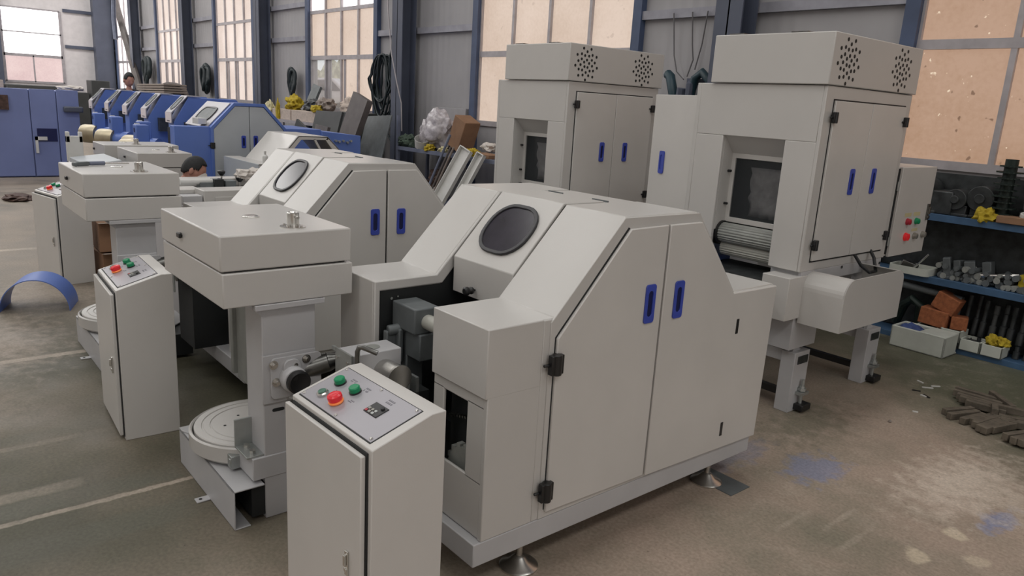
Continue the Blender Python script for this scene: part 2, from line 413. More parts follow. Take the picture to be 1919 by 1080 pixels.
for z in (2.75, 3.9): rb.box(XL, XL + .06, EY1 + .1, WY, z - .05, z + .05); rb.box(XL, XL + .06, -5, EY0 - .1, z - .05, z + .05)
rb.box(XL, XL + .25, EY0 - .28, EY0 - .06, 0, ZC)
rb.box(XL, XL + .4, 5.95, 6.5, 0, ZC)
st('trim_20', rb, 'column')
# outside, seen through the clear panes
st('ground_outside', MB().box(-60, 12, WY + .5, 60, -.25, .75), 'ground')
hb = MB()
for i in range(26): hb.blob((-58 + i * 2.1, 27 + (i % 3) * .8, 1.6), (2.0, 1.4, 2.2 + (i % 4) * .35), i, .35, 2)
tag(hb.build('hedge', 'foliage'), 'pale green hedge outside beyond the clear window panes', 'hedge', kind='stuff')
car = thing('parked_car', 'white car parked outside, seen through the clear lower panes', 'car', (-26.6, 13.2, .75), math.radians(14))
body = [(-2.1, .35), (-2.15, .75), (-1.95, .95), (-1.0, 1.02), (-.35, 1.50), (1.0, 1.50), (1.75, 1.05), (2.1, .95), (2.15, .4)]
MB().prism('y', body, -.85, .85).build('car_body', 'car', car, .05)
g = MB()
g.prism('y', [(-.85, 1.06), (-.33, 1.42), (.95, 1.42), (1.5, 1.06)], -.87, .87); g.plate([(-1.02, -.7, 1.05), (-1.02, .7, 1.05), (-.40, .62, 1.50), (-.40, -.62, 1.50)], (-.02, 0, .02))
g.build('car_window', 'visor', car)
for wx in (-1.35, 1.35):
    for wy in (-.8, .8): MB().cyl((wx, wy - .1, .33), (wx, wy + .1, .33), .33).build('wheel', 'rubber', car)

# ------------------------------------------------------------------ shared fittings
def pull_handle(root, x, y, z, h=.155, w=.058, bright=False):
    """recessed blue pull on a +X facing door"""
    o = MB(); out = rrect(y, z, w, h, .012, 4); inn = rrect(y, z, w * .48, h * .66, w * .23, 4)
    o.ring([(x, a, b) for a, b in out], [(x, a, b) for a, b in inn], (.006, 0, 0))
    hd = o.build('pull_handle', 'blueh', root, .0015)
    MB().prism('x', inn, x - .001, x + .0015).build('finger_recess', 'blued' if not bright else 'blueh', hd)
def latch_hinge(root, x, y, z, s=1.):
    o = MB(); o.box(x, x + .022 * s, y - .028 * s, y + .026 * s, z - .034 * s, z + .034 * s); o.cyl((x + .014 * s, y, z - .036 * s), (x + .014 * s, y, z + .036 * s), .018 * s, n=12)
    o.cyl((x + .004, y - .05 * s, z), (x + .008, y - .028 * s, z), .006, n=8)
    return o.build('hinge', 'black', root, .003)

# ------------------------------------------------------------------ drawing machine (two of them)
def hood_poly(y0, lo):
    return [(y0, lo), (y0, .988), (.315, .988), (.635, 1.328), (1.058, 1.325), (1.372, .96), (1.70, .96), (1.69, lo)]
def make_machine(label):
    t = thing('drawing_machine', label, 'machine', (0, 0, 0), 0, 'grey drawing machines with sloping hoods')
    b = MB(); b.box(-1.03, 0, 0, 1.675, .122, .212); b.build('base_frame', 'frame', t, .004)
    for fx in (-.055, -.975):
        for fy in (.265, 1.44):
            o = MB(); o.lathe([(.074, 0), (.075, .008), (.068, .014), (.040, .026), (.024, .044), (.0125, .050), (.0125, .125)], (fx, fy, 0))
            o.lathe([(.016, .112), (.016, .124)], (fx, fy, 0), n=6)
            o.build('leveling_foot', 'steel', t)
    # near housing: front box with a cut-out, hood, tail box
    h = MB(); X0, X1 = -.32, 0
    h.prism('x', hood_poly(.25, .212), X0, X1 - .006)
    h.box(X0, X1, .02, .263, .745, .9885); h.box(-.022, X1 - .0004, .03, .263, .2125, .75)
    h.box(X0, -.02, .032, .044, .215, .43); h.box(X0, -.02, .032, .044, .70, .75); h.box(-.113, -.02, .032, .044, .42, .71); h.box(X0, -.255, .032, .044, .42, .71)
    h.prism('x', [(.262, .213), (.262, .9865), (.30, .9865), (.30, .213)], -.008, -.0005)
    hs = h.build('near_housing', 'paint', t, .0045)
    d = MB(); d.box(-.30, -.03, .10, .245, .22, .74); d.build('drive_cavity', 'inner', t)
    g = MB()
    for k in range(16):
        a = 2 * PI * k / 16; g.box(-.165 + .10 * math.cos(a) - .01, -.165 + .10 * math.cos(a) + .01, .068, .092, .395 + .10 * math.sin(a) - .01, .395 + .10 * math.sin(a) + .01)
    g.cyl((-.165, .066, .395), (-.165, .094, .395), .098, n=32); g.build('drive_gear', 'castlight', t)
    g = MB()
    for k in range(9): g.cyl((-.27 + k * .016, .07, .585 + .004 * k), (-.27 + k * .016, .09, .585 + .004 * k), .005, n=8)
    g.build('drive_chain', 'dsteel', t)
    # rim round the doors and the doors
    rim = MB()
    P = lambda pts, x: [(x, y, z) for y, z in pts]
    rim.ring(P([(.292, .216), (.292, .975), (.625, 1.324), (1.066, 1.322), (1.378, .957), (1.698, .955), (1.686, .216)], -.006),
             P([(.330, .236), (.330, .935), (.645, 1.278), (1.075, 1.278), (1.372, .945), (1.690, .943), (1.678, .236)], -.006), (.010, 0, 0))
    rim.build('door_frame', 'paint', t, .002)
    dl = MB().prism('x', [(.318, .242), (.318, .915), (.652, 1.283), (.866, 1.286), (.866, .232)], -.002, .016).build('door', 'paint2', t, .004)
    dr = MB().prism('x', [(.878, .226), (.878, 1.286), (1.075, 1.286), (1.362, .957), (1.702, .953), (1.688, .205)], -.002, .016).build('door', 'paint2', t, .004)
    gp = MB(); gp.box(-.004, .002, .862, .882, .23, 1.285); gp.prism('x', [(.3135, .25), (.3135, .919), (.645, 1.288), (.655, 1.283), (.322, .915), (.322, .25)], -.004, .0055); gp.build('door_gap', 'inner', t)
    pull_handle(dl, .016, .792, .983); pull_handle(dr, .016, .968, .979)
    latch_hinge(t, .01, .312, .825, 1.05); latch_hinge(t, .01, .307, .334, 1.05)
    s = MB(); s.box(.0155, .0175, 1.408, 1.426, .765, .833); s.box(.0155, .0175, 1.388, 1.406, .277, .343); s.build('lock_slot', 'black', dr)
    # far housing
    h = MB(); X0, X1 = -1.03, -.738
    h.prism('x', [(.02, .212), (.02, .988), (.315, .988), (.635, 1.328), (1.058, 1.325), (1.372, .96), (1.70, .96), (1.69, .212)], X0, X1 - .014)
    lip = [(.02, .212), (.02, .988), (.315, .988), (.635, 1.328), (.66, 1.30), (.345, .948), (.045, .948), (.045, .212)]
    h.prism('x', lip, X1 - .014, X1); h.build('far_housing', 'paint', t, .0045)
    i = MB(); i.prism('x', [(.05, .23), (.05, .944), (.343, .944), (.655, 1.295), (1.0, 1.295), (1.0, .23)], X1 - .012, X1 - .008); i.build('inner_panel', 'inner', t)
    sc = MB(); sc.cyl((X1 - .009, .10, .91), (X1 - .003, .10, .91), .006, n=10); sc.cyl((X1 - .009, .13, .915), (X1 - .003, .13, .915), .004, n=10); sc.build('screw', 'steel', t)
    # middle hood with viewing cover
    h = MB(); h.prism('x', [(.66, 1.322), (1.058, 1.322), (1.372, .957), (1.69, .957), (1.68, .212), (1.40, .212), (1.36, .90), (1.03, 1.27), (.68, 1.30)], -.738, -.32)
    h.build('rear_hood', 'paint', t, .003)
    i = MB(); i.box(-.735, -.322, .98, 1.0, .215, 1.26); i.prism('x', [(.42, .93), (.42, 1.05), (.64, 1.30), (.70, 1.30), (.50, .93)], -.73, -.722); i.prism('x', [(.42, .93), (.42, 1.05), (.64, 1.30), (.70, 1.30), (.50, .93)], -.331, -.323); i.build('back_panel', 'inner', t)
    cv = MB(); cv.prism('x', [(.388, .915), (.388, 1.066), (.632, 1.332), (.86, 1.331), (.86, 1.322), (.640, 1.320), (.400, 1.058), (.400, .915)], -.722, -.330)
    cover = cv.build('viewing_cover', 'paint', t, .0035)
    # oval window on the slope
    th = math.atan2(1.332 - 1.066, .632 - .388); cs, sn = math.cos(th), math.sin(th); cy, cz = .512, 1.2012
    def S(u, v, off): return (-.518 + u, cy + v * cs - off * sn, cz + v * sn + off * cs)
    def octo(w, h, r): return rrect(0, 0, w, h, r, 6)
    o = MB(); o.ring([S(u, v, 0) for u, v in octo(.285, .250, .112)], [S(u, v, 0) for u, v in octo(.250, .216, .096)], Vector((0, -sn, cs)) * .012)
    wr = o.build('window_gasket', 'gasket', cover, .003)
    MB().plate([S(u, v, .001) for u, v in octo(.252, .218, .096)], Vector((0, -sn, cs)) * .005).build('smoked_window', 'visor', cover)
    k = MB(); k.lathe([(.004, 0), (.006, .012), (.014, .014), (.016, .022), (.010, .030), (.010, .036), (.018, .038), (.019, .05), (.012, .056)], (-.565, .388, .952), (0, -1, 0), 16)
    k.build('knob', 'black', cover)
    for (hx, hy) in ((-.412, .83), (-.395, .905), (-.676, .825), (-.674, .905)): MB().box(hx - .046, hx + .046, hy - .004, hy + .004, 1.320, 1.3285).build('hinge_slot', 'castgrey', t)
    # works between the housings
    s = MB(); s.cyl((-.64, .16, .848), (-.30, .16, .848), .030); s.cyl((-.62, .16, .848), (-.575, .16, .848), .034); s.build('roller_shaft', 'whitefab', t)
    bl = MB(); bl.box(-.735, -.565, .10, .215, .80, .905); bl.build('bearing_block', 'castgrey', t, .006)
    bl = MB(); bl.box(-.730, -.555, .12, .25, .69, .80); bl.box(-.725, -.65, .12, .20, .45, .70); bl.cyl((-.70, .06, .79), (-.68, .14, .80), .022); bl.box(-.72, -.69, .05, .12, .62, .79); bl.box(-.70, -.66, .09, .11, .66, .80); bl.build('roller_bracket', 'castgrey', t, .005)
    bl = MB(); bl.box(-.50, -.36, .42, .47, .86, .95); bl.build('cover_stop', 'castgrey', t, .004)
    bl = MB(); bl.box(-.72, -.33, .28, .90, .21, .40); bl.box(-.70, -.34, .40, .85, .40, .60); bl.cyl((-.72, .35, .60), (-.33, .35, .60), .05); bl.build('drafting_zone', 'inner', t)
    # feeding bracket in front of the works
    b = MB(); b.box(-.635, -.52, -.19, .015, .62, .78); br = b.build('guide_box', 'frame', t, .004)
    b = MB(); b.box(-.640, -.515, -.199, -.191, .55, .782); b.box(-.665, -.635, -.201, -.191, .768, .782); b.build('end_plate', 'zinc', br)
    for q in (-.62, -.54): MB().cyl((q, -.199, .75), (q, -.205, .75), .006, n=8).build('screw', 'steel', br)
    MB().cyl((-.578, -.075, .780), (-.578, -.075, .7825), .026).build('emblem_plate', 'castlight', br)
    c = MB(); c.tube([(-.495, -.185, .62), (-.495, -.185, .805), (-.492, -.18, .820), (-.48, -.172, .823), (-.44, -.135, .806)], .0095, 10); c.build('crank_handle', 'dsteel', t)
    c = MB(); c.cyl((-.53, -.06, .70), (-.43, -.05, .70), .046); c.cyl((-.43, -.05, .70), (-.42, -.05, .70), .05); c.build('press_roller', 'steel', t)
    for (y0, y1, zz) in ((.0, .012, .69), (.04, .052, .675)): MB().box(-.50, -.45, y0, y1, .50, zz).build('roller_cheek', 'zinc', t)
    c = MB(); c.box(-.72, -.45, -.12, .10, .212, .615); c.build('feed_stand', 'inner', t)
    return t
A = make_machine('nearest grey drawing machine, in the foreground, with dark oval window')
A.location = (-1.80, 1.42, 0)
B_ = copy_tree(A, (-3.868, 1.39, 0), label='grey drawing machine behind the nearest one, pale reflecting oval window')

# ------------------------------------------------------------------ coiler heads with can turntables
def make_coiler(label, W=.52, D=.73, full=True):
    t = thing('sliver_coiler', label, 'coiler', (0, 0, 0), 0, 'grey coiler heads with square lids')
    o = MB().box(-D, 0, 0, W, 1.052, 1.185).build('lid', 'paint', t, .006)
    e = MB(); e.cyl((-.45, -.012, 1.115), (-.45, .002, 1.115), .011, n=12); e.box(-.47, -.43, -.014, -.004, 1.105, 1.125); e.build('lid_knob', 'black', o, .003)
    e = MB(); e.lathe([(.036, 0), (.036, .003), (.028, .006), (.012, .004)], (-.39, .262, 1.185)); e.build('inlet_ring', 'steel', o)
    e = MB(); e.lathe([(.05, 0), (.05, .003), (.024, .004), (.024, .055), (.019, .058), (.013, .052)], (-.105, .322, 1.185)); e.cyl((-.08, .322, 1.228), (-.055, .322, 1.228), .006, n=8)
    for a in range(4): e.cyl((-.105 + .038 * math.cos(a * PI / 2 + .6), .322 + .038 * math.sin(a * PI / 2 + .6), 1.188), (-.105 + .038 * math.cos(a * PI / 2 + .6), .322 + .038 * math.sin(a * PI / 2 + .6), 1.194), .005, n=8)
    e.build('shaft_boss', 'steel', o)
    tr = MB().box(-D, 0.006, .004, W + .004, .915, 1.046).build('head_tray', 'paint', t, .005)
    MB().box(-D + .02, -.02, .02, W - .02, 1.044, 1.054).build('lid_seal', 'inner', t)
    zb = 0 if full else .106
    c = MB(); c.box(-.17, -.024, .155, .375, zb, .915)
    c.box(-.17, -.020, .105, .36, .182, .278)
    col = c.build('column', 'frame', t, .004)
    c = MB(); c.box(-.77, -.63, .32, .50, .34, .91); c.box(-.80, -.77, .30, .50, .36, .80); c.build('motor_cover', 'castlight', t, .004)
    c = MB(); c.box(-.235, -.17, .17, .36, .30, .915); c.build('rear_post', 'frame', t, .004)
    c = MB(); c.box(-.024, .012, .12, .40, .893, .914); c.prism('x', [(.10, .91), (.158, .91), (.158, .86)], -.03, -.02); c.build('tray_flange', 'frame', t, .002)
    if not full: return t
    p = MB(); p.box(-.024, -.014, .150, .372, .500, .703); pl = p.build('mounting_plate', 'frame', t, .004)
    p = MB(); p.prism('x', rrect(.285, .605, .21, .17, .02), -.014, -.002); p.build('bearing_plate', 'frame', pl, .002)
    for (y, z) in ((.19, .665), (.275, .656), (.325, .668), (.20, .592), (.30, .57)):
        p = MB(); p.cyl((-.002, y, z), (.010, y, z), .013, n=6); p.cyl((.008, y, z), (.018, y, z), .008, n=10); p.cyl((-.002, y, z), (.002, y, z), .018, n=14); p.build('bolt', 'steel', pl)
    p = MB(); p.lathe([(.052, -.004), (.052, .035), (.046, .045)], (-.002, .262, .60), (1, 0, 0)); p.prism('x', rrect(.262, .63, .07, .10, .03), -.002, .012); p.build('roller_hub', 'frame', t, .002)
    p = MB(); p.lathe([(.047, .03), (.047, .062), (.040, .066), (.02, .062)], (0, .268, .597), (1, 0, 0)); p.box(.058, .0645, .245, .262, .612, .628); p.build('hub_cap', 'black', t)
    p = MB(); p.cyl((-.05, .30, .60), (.0, .42, .638), .040); p.cyl((.0, .42, .638), (.012, .45, .645), .040, .028); p.build('calender_roller', 'dsteel', t)
    p = MB(); p.cyl((-.02, .26, .515), (.012, .27, .51), .018, n=6); p.build('clamp_bolt', 'steel', t)
    p = MB(); p.prism('x', rrect(.215, .467, .05, .014, .007, 3), -.025, -.0225); p.build('slot', 'inner', col)
    # turntable base
    u = MB(); u.box(-.70, -.004, .020, .026, 0, .168); u.box(-.70, -.004, .020, .145, .162, .168); u.box(-.70, -.004, .02, .085, 0, .005)
    u.prism('z', [(-.70, .02), (-.70, .60), (-.30, .60), (-.05, .36), (-.05, .14), (-.1, .12), (-.5, .09), (-.66, .02)], .168, .176); u.build('turntable_base', 'frame', t, .002)
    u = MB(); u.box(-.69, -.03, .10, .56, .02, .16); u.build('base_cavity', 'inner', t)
    u = MB(); u.box(-.33, -.29, -.035, .022, .0, .006); u.build('floor_bracket', 'frame', t, .002)
    u = MB(); u.cyl((-.31, -.015, .0062), (-.31, -.015, .0075), .007, n=12); u.box(-.40, -.365, .095, .103, .177, .180); u.build('bolt_hole', 'black', t)
    c0 = (-.41, .265, 0)
    u = MB(); u.lathe([(.262, .176), (.276, .19), (.276, .252), (.268, .258), (.262, .252), (.262, .19)], c0, n=64); u.build('turntable_rim', 'paint', t)
    u = MB(); u.lathe([(.255, .19), (.255, .258), (.252, .262), (.225, .262), (.223, .258), (.217, .258), (.215, .262), (.19, .262), (.188, .258), (.183, .258), (.181, .262), (.0, .262)], c0, n=64); tt = u.build('turntable', 'paint2', t)
    u = MB()
    for (a, r) in ((.3, .06), (1.4, .08), (2.6, .06), (3.6, .1), (4.6, .13), (5.5, .05), (0, 0)): u.cyl((c0[0] + r * math.cos(a), c0[1] + r * math.sin(a), .2621), (c0[0] + r * math.cos(a), c0[1] + r * math.sin(a), .2632), .006, n=10)
    u.build('plate_hole', 'inner', tt)
    u = MB(); u.box(-.155, -.03, .085, .155, .278, .286); u.box(-.165, -.155, .085, .155, .278, .40); bk = u.build('column_bracket', 'zinc', t, .001)
    for q in (-.12, -.06): MB().cyl((q, .12, .286), (q, .12, .30), .013, n=6).build('bolt', 'steel', bk)
    u = MB(); u.box(-.21, -.165, .07, .11, .18, .235); u.box(-.19, -.17, .066, .075, .19, .225); u.build('stop_block', 'zinc', t, .002)
    return t
c1 = make_coiler('grey square coiler head in front, between the two control pedestals')
c1.location = (-2.67, .885, 0)
c2 = copy_tree(c1, (-4.775, .842, 0), label='grey square coiler head with a hand tool lying on its lid')
c3 = make_coiler('low grey coiler head with dark side knob, beside the crouching person', .48, .76, False)
c3.location = (-7.45, 1.77, -.105)
c4 = make_coiler('wide grey coiler head in front of the blue machine drums', .71, .52, False)
c4.location = (-8.42, 1.70, -.105)

# ------------------------------------------------------------------ control pedestals
def make_pedestal(label):
    t = thing('control_pedestal', label, 'control box', (0, 0, 0), 0, 'grey control pedestals')
    W = .49
    b = MB(); b.prism('x', [(0, 0), (0, .755), (.200, .817), (.25, .817), (.25, 0)], -W, 0); body = b.build('cabinet_body', 'paint2', t, .0028)
    g = MB(); g.box(-W + .01, -.018, -.004, .002, .015, .742); g.build('door_gap', 'inner', t)
    d = MB(); d.box(-W - .012, -.026, -.020, -.004, .02, .732); door = d.build('door', 'paint2', t, .003)
    l = MB(); l.box(-.105, -.088, -.026, -.020, .325, .405); l.cyl((-.0965, -.030, .345), (-.0965, -.020, .345), .007, n=12); l.box(-.101, -.092, -.034, -.026, .360, .395)
    l.build('door_lock', 'steel', door, .001)
    nv = Vector((0, -.062, .2)).normalized()
    def S(x, y, off=0): return Vector((x, y, .755 + .31 * y)) + nv * off
    p = MB(); p.plate([S(-.470, .018), S(-.470, .190), S(-.038, .190), S(-.038, .018)], nv * .003); pl = p.build('label_plate', 'panelp', t, .001)
    p = MB(); p.plate([S(-.474, .014), S(-.474, .193), S(-.035, .193), S(-.035, .014)], nv * .001); p.build('plate_shadow_gap', 'inner', t)
    for (x, y) in ((-.46, .028), (-.25, .026), (-.05, .028), (-.46, .181), (-.245, .181), (-.05, .181)): MB().lathe([(.0055, .003), (.0055, .005), (.003, .007)], S(x, y), nv, 10).build('screw', 'steel', pl)
    def btn(name, x, y, m, r, h, ring='steel', cham=.003):
        o = MB(); o.lathe([(r * 1.1, .003), (r * 1.1, .007), (r * .9, .008)], S(x, y), nv, 24); rg = o.build('button_ring', ring, pl)
        o = MB(); o.lathe([(r * .96, .006), (r * .98, h - cham), (r * .82, h), (r * .1, h)], S(x, y), nv, 24); o.build(name, m, rg)
    btn('push_button', -.404, .126, 'green', .0185, .024, 'black'); btn('push_button', -.311, .127, 'green', .0185, .024, 'black')
    o = MB(); o.lathe([(.0195, .003), (.0195, .010), (.016, .014)], S(-.396, .060), nv, 24); rg = o.build('button_ring', 'steel', pl); o = MB(); o.lathe([(.0135, .010), (.0135, .0165), (.011, .018), (.001, .018)], S(-.396, .060), nv, 20); o.build('key_switch', 'greendk', rg)
    o = MB(); o.lathe([(.019, .003), (.023, .005), (.0245, .009), (.022, .012)], S(-.313, .062), nv, 28); rg = o.build('button_ring', 'glow', pl)
    o = MB(); o.lathe([(.017, .010), (.022, .014), (.024, .022), (.023, .030), (.017, .034), (.013, .0325), (.002, .0325)], S(-.313, .062), nv, 28); o.build('emergency_stop', 'red', rg)
    o = MB(); o.plate([S(-.198, .088), S(-.198, .136), S(-.127, .136), S(-.127, .088)], nv * .006); dp = o.build('speed_display', 'black', pl, .002)
    for i, (x, y, m) in enumerate(((-.189, .095, 'redm'), (-.187, .106, 'grey_btn'), (-.172, .095, 'grey_btn'), (-.170, .106, 'grey_btn'), (-.155, .095, 'zinc'), (-.153, .106, 'zinc'))):
        o = MB(); o.plate([S(x - .0055, y - .004), S(x - .0055, y + .004), S(x + .0055, y + .004), S(x + .0055, y - .004)], nv * .0075); o.build('key', m, dp)
    o = MB(); o.lathe([(.007, .006), (.006, .011)], S(-.143, .124), nv, 14); o.build('dial', 'rubber', dp)
    o = MB(); rn = random.Random(3)
    for (x, y, w, h) in ((-.158, .160, .034, .020), (-.372, .158, .03, .014), (-.285, .155, .026, .02), (-.365, .094, .03, .012), (-.275, .092, .028, .012)):
        for r in range(2):
            for q in range(4):
                if rn.random() < .85:
                    u = x - w / 2 + (q + .15) * w / 4; v = y - h / 2 + r * h * .55
                    o.plate([S(u, v), S(u, v + h * .34), S(u + w * .16, v + h * .34), S(u + w * .16, v)], nv * .0034)
    o.build('printed_caption', 'print', pl)
    return t
p1 = make_pedestal('nearest control pedestal, lit red stop button, beside the cut-out of the front machine')
p1.location = (-1.66, .94, 0); p1.rotation_euler[2] = .03
p2 = copy_tree(p1, (-3.735, .757, 0), -.05, 'control pedestal standing free on the left, in front of a turntable')
p3 = copy_tree(p1, (-7.09, 1.06, 0), .2, 'shaded control pedestal mostly hidden behind the coiler with the hand tool')

# ------------------------------------------------------------------ feeding cabinets (two towers)
def make_tower(label):
    t = thing('feeding_cabinet', label, 'machine cabinet', (0, 0, 0), 0, 'tall grey feeding cabinets')
    W, D, z0, z1 = 1.03, .84, .872, 1.893
    b = MB()
    b.box(-.02, 0, 0, W, z0, z1); b.box(-D, -D + .03, 0, W, z0, z1)
    b.box(-D + .03, -.02, W - .03, W, z0, z1); b.box(-D + .03, -.02, .024, W - .03, 1.60, z1)
    b.box(-D + .03, -.02, 0, .024, 1.592, z1); b.box(-D + .03, -.615, 0, .024, z0, 1.592); b.box(-.205, -.02, 0, .024, z0, 1.592)
    b.box(-.205, -.02, .024, W - .03, z0, z0 + .02)
    body = b.build('cabinet_body', 'paint', t, .004)
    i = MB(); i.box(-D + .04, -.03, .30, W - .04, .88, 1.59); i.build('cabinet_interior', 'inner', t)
    # window recess
    r = MB(); r.plate([(-.615, .022, 1.592), (-.205, .022, 1.592), (-.205, .13, 1.475), (-.615, .13, 1.475)], (0, .006, .006))
    r.plate([(-.617, .022, 1.592), (-.617, .13, 1.475), (-.617, .13, 1.05), (-.617, .022, 1.02)], (.004, 0, 0)); r.build('recess_cheek', 'paint', t)
    f = MB(); P = lambda w, h, y: [(-.41 + a, y, 1.278 + c) for a, c in ((-w / 2, -h / 2), (w / 2, -h / 2), (w / 2, h / 2), (-w / 2, h / 2))]
    f.ring(P(.41, .425, .118), P(.355, .362, .118), (0, .016, 0)); fr = f.build('window_frame', 'paint2', t, .002)
    MB().box(-.60, -.22, .126, .129, 1.09, 1.47).build('window_pane', 'glass', fr)
    w = MB()
    pts = []; n = 9
    vs, fs = [], []
    rn = random.Random(5)
    for a in range(n):
        for c in range(n):
            vs.append((-.50 + .26 * a / (n - 1) + rn.uniform(-.006, .006), .18 + rn.uniform(-.018, .018), 1.11 + .30 * c / (n - 1)))
    for a in range(n - 1):
        for c in range(n - 1): fs.append((a * n + c, (a + 1) * n + c, (a + 1) * n + c + 1, a * n + c + 1))
    w.add(vs, fs); q = w.build('plastic_sheet', 'bag', t, smooth=60); sm = q.modifiers.new('thick', 'SOLIDIFY'); sm.thickness = .002
    for z in (1.18, 1.38): MB().cyl((-.612, .09, z), (-.59, .09, z), .008, n=8).build('frame_pin', 'black', t)
    # fluted feed rollers
    for (y, z, rr, k) in ((.10, 1.0, .062, 22), (.13, .905, .05, 20)):
        pr = []
        for a in range(k * 4):
            rad = rr * (1 if (a % 4) in (0, 1) else .93); an = 2 * PI * a / (k * 4); pr.append((y + rad * math.cos(an), z + rad * math.sin(an)))
        o = MB().prism('x', pr, -.60, -.21); o.build('fluted_roller', 'castlight' if z > .95 else 'whitefab', t)
    o = MB(); o.cyl((-.614, .10, 1.0), (-.60, .10, 1.0), .072); o.build('roller_bearing', 'black', t)
    be = MB(); be.box(-.66, -.17, -.42, .30, .775, .80); be.build('feed_belt', 'oxide', t)
    be = MB(); be.box(-.70, -.66, -.42, .30, .72, .83); be.cyl((-.69, -.05, .86), (-.55, -.05, .86), .012); be.build('belt_guide', 'bluem', t)
    # top housing with vent holes
    lid = MB(); lid.box(-.735, .012, -.02, 1.05, 1.896, 2.165); lt = lid.build('top_housing', 'paint', t, .005)
    for cy in (.155, .80):
        v = MB()
        for rk, (rad, cnt, off) in enumerate(((.028, 5, .2), (.062, 9, .5), (.088, 9, .15), (.116, 9, .5))):
            for j in range(cnt):
                an = off + 2 * PI * j / cnt
                v.cyl((.0125, cy + rad * math.cos(an), 2.026 + rad * math.sin(an)), (.0135, cy + rad * math.cos(an), 2.026 + rad * math.sin(an)), .0105, n=10)
        v.build('vent_holes', 'inner', lt)
    for x in (-.62, -.22): MB().box(x - .05, x + .05, .02, .10, 2.165, 2.176).build('lifting_plate', 'dsteel', lt)
    # doors
    g = MB(); g.box(.0, .003, .082, .962, .922, 1.826); g.build('door_gap', 'inner', t)
    for (y0, y1, hy) in ((.088, .519, .393), (.524, .956, .660)):
        d = MB().box(-.002, .014, y0, y1, .932, 1.818); do = d.build('door', 'paint2', t, .003)
        pull_handle(do, .014, hy, 1.375, .15, .052)
    for (y, z) in ((.085, 1.728), (.957, 1.728), (.085, 1.025), (.957, 1.025)): latch_hinge(t, .012, y, z, .82)
    # lower frame
    o = MB(); o.box(-.20, -.012, .03, .32, .40, .872); o.box(-.02, 0, .02, 1.0, .80, .872); o.box(-.70, -.03, .70, 1.02, .42, .872); o.build('lower_frame', 'frame', t, .003)
    o = MB(); o.box(-.165, .006, -.105, .145, .600, .848); o.build('side_housing', 'paint', t, .003)
    o = MB(); out = []; y0, y1, zb, zt, rr = .05, .77, .572, .868, .10
    for k in range(9):
        a = PI - PI / 2 * k / 8; out.append((y0 + rr + rr * math.cos(a), zt - rr + rr * math.sin(a)))
    for k in range(9):
        a = PI / 2 - PI / 2 * k / 8; out.append((y1 - .07 + .07 * math.cos(a), zt - .07 + .07 * math.sin(a)))
    o.prism('x', [(y0, zb)] + out + [(y1, zb)], .245, .251)
    band = [(y0, zb)] + out[:9]
    for side in (band, [(y1, zb)] + out[:8:-1]):
        for a, c in zip(side[:-1], side[1:]):
            v = [(0, *a), (0, *c), (.248, *c), (.248, *a)]; d = Vector((0, c[1] - a[1], -(c[0] - a[0]))).normalized() * .004 * (1 if side is band else -1)
            o.plate([Vector(q) for q in v], d)
    o.box(0, .248, y0, y1, zb, zb + .004); o.build('belt_guard', 'paint', t)
    o = MB(); o.tube([(.02, .58, .93), (.06, .60, .87), (.10, .64, .83), (.10, .72, .83), (.05, .78, .90), (.01, .80, .94)], .010, 8); o.build('cable', 'rubber', t)
    for (y, z) in ((.18, .75), (.48, .86), (.98, .84)): MB().cyl((-.012, y, z), (.004, y, z), .009, n=10).build('screw', 'dsteel', t)
    for ly in (.095, 1.02):
        L = MB(); L.box(-.09, 0, ly, ly + .165, .0, .375); L.box(-.72, -.07, ly + .02, ly + .14, .30, .372); L.box(-.72, -.64, ly, ly + .165, 0, .375)
        lg = L.build('leg_frame', 'frame', t, .003)
        q = MB(); q.box(-.003, .004, ly + .035, ly + .145, .30, .348); q.build('slot_cover', 'oxide', lg)
        q = MB(); q.cyl((.02, ly + .10, .05), (.02, ly + .10, .20), .010, n=10); q.cyl((.02, ly + .10, .13), (.02, ly + .10, .148), .026, n=6); q.box(.0, .045, ly + .06, ly + .14, .108, .126); q.cyl((.02, ly + .10, .145), (.02, ly + .10, .162), .016, n=6)
        q.build('adjuster_bolt', 'zinc', lg)
        q = MB(); q.box(0, .06, ly + .06, ly + .16, .012, .05); q.build('leg_foot', 'black', lg, .004)
        q = MB(); q.box(-.66, -.085, ly + .05, ly + .09, .075, .115); q.build('cross_bar', 'black', lg)
        q = MB(); q.plate([(-.05, ly + .02, .375), (-.05, ly + .10, .375), (-.05, ly + .03, .43)], (.02, 0, 0)); q.plate([(-.08, ly + .09, .375), (-.03, ly + .09, .375), (-.08, ly + .09, .42)], (0, .02, 0)); q.build('gusset', 'frame', lg)
    # electric box on the right flank
    e = MB(); e.box(-.26, -.022, 1.055, 1.61, .872, 1.452); eb = e.build('electric_box', 'paint2', t, .004)
    e = MB(); e.box(-.022, -.018, 1.075, 1.60, .885, 1.44); e.build('door_gap', 'inner', eb)
    e = MB(); e.box(-.018, 0, 1.095, 1.615, .868, 1.45); ed = e.build('box_door', 'paint2', eb, .003)
    e = MB(); e.box(0, .012, 1.565, 1.585, 1.09, 1.20); e.cyl((.006, 1.575, 1.11), (.02, 1.575, 1.11), .012, n=12); e.box(.01, .022, 1.568, 1.582, 1.13, 1.18); e.build('box_lock', 'dsteel', ed)
    for (y, z, m, rr) in ((1.285, 1.092, 'redm', .023), (1.42, 1.09, 'green', .022), (1.295, .99, 'red', .028), (1.43, .988, 'grey_btn', .022), (1.56, .99, 'grey_btn', .022)):
        e = MB(); e.lathe([(rr, 0), (rr, .008), (rr * .9, .010), (rr * .85, .024), (rr * .6, .027), (.002, .027)], (0, y, z), (1, 0, 0), 18); e.build('push_button', m, ed)
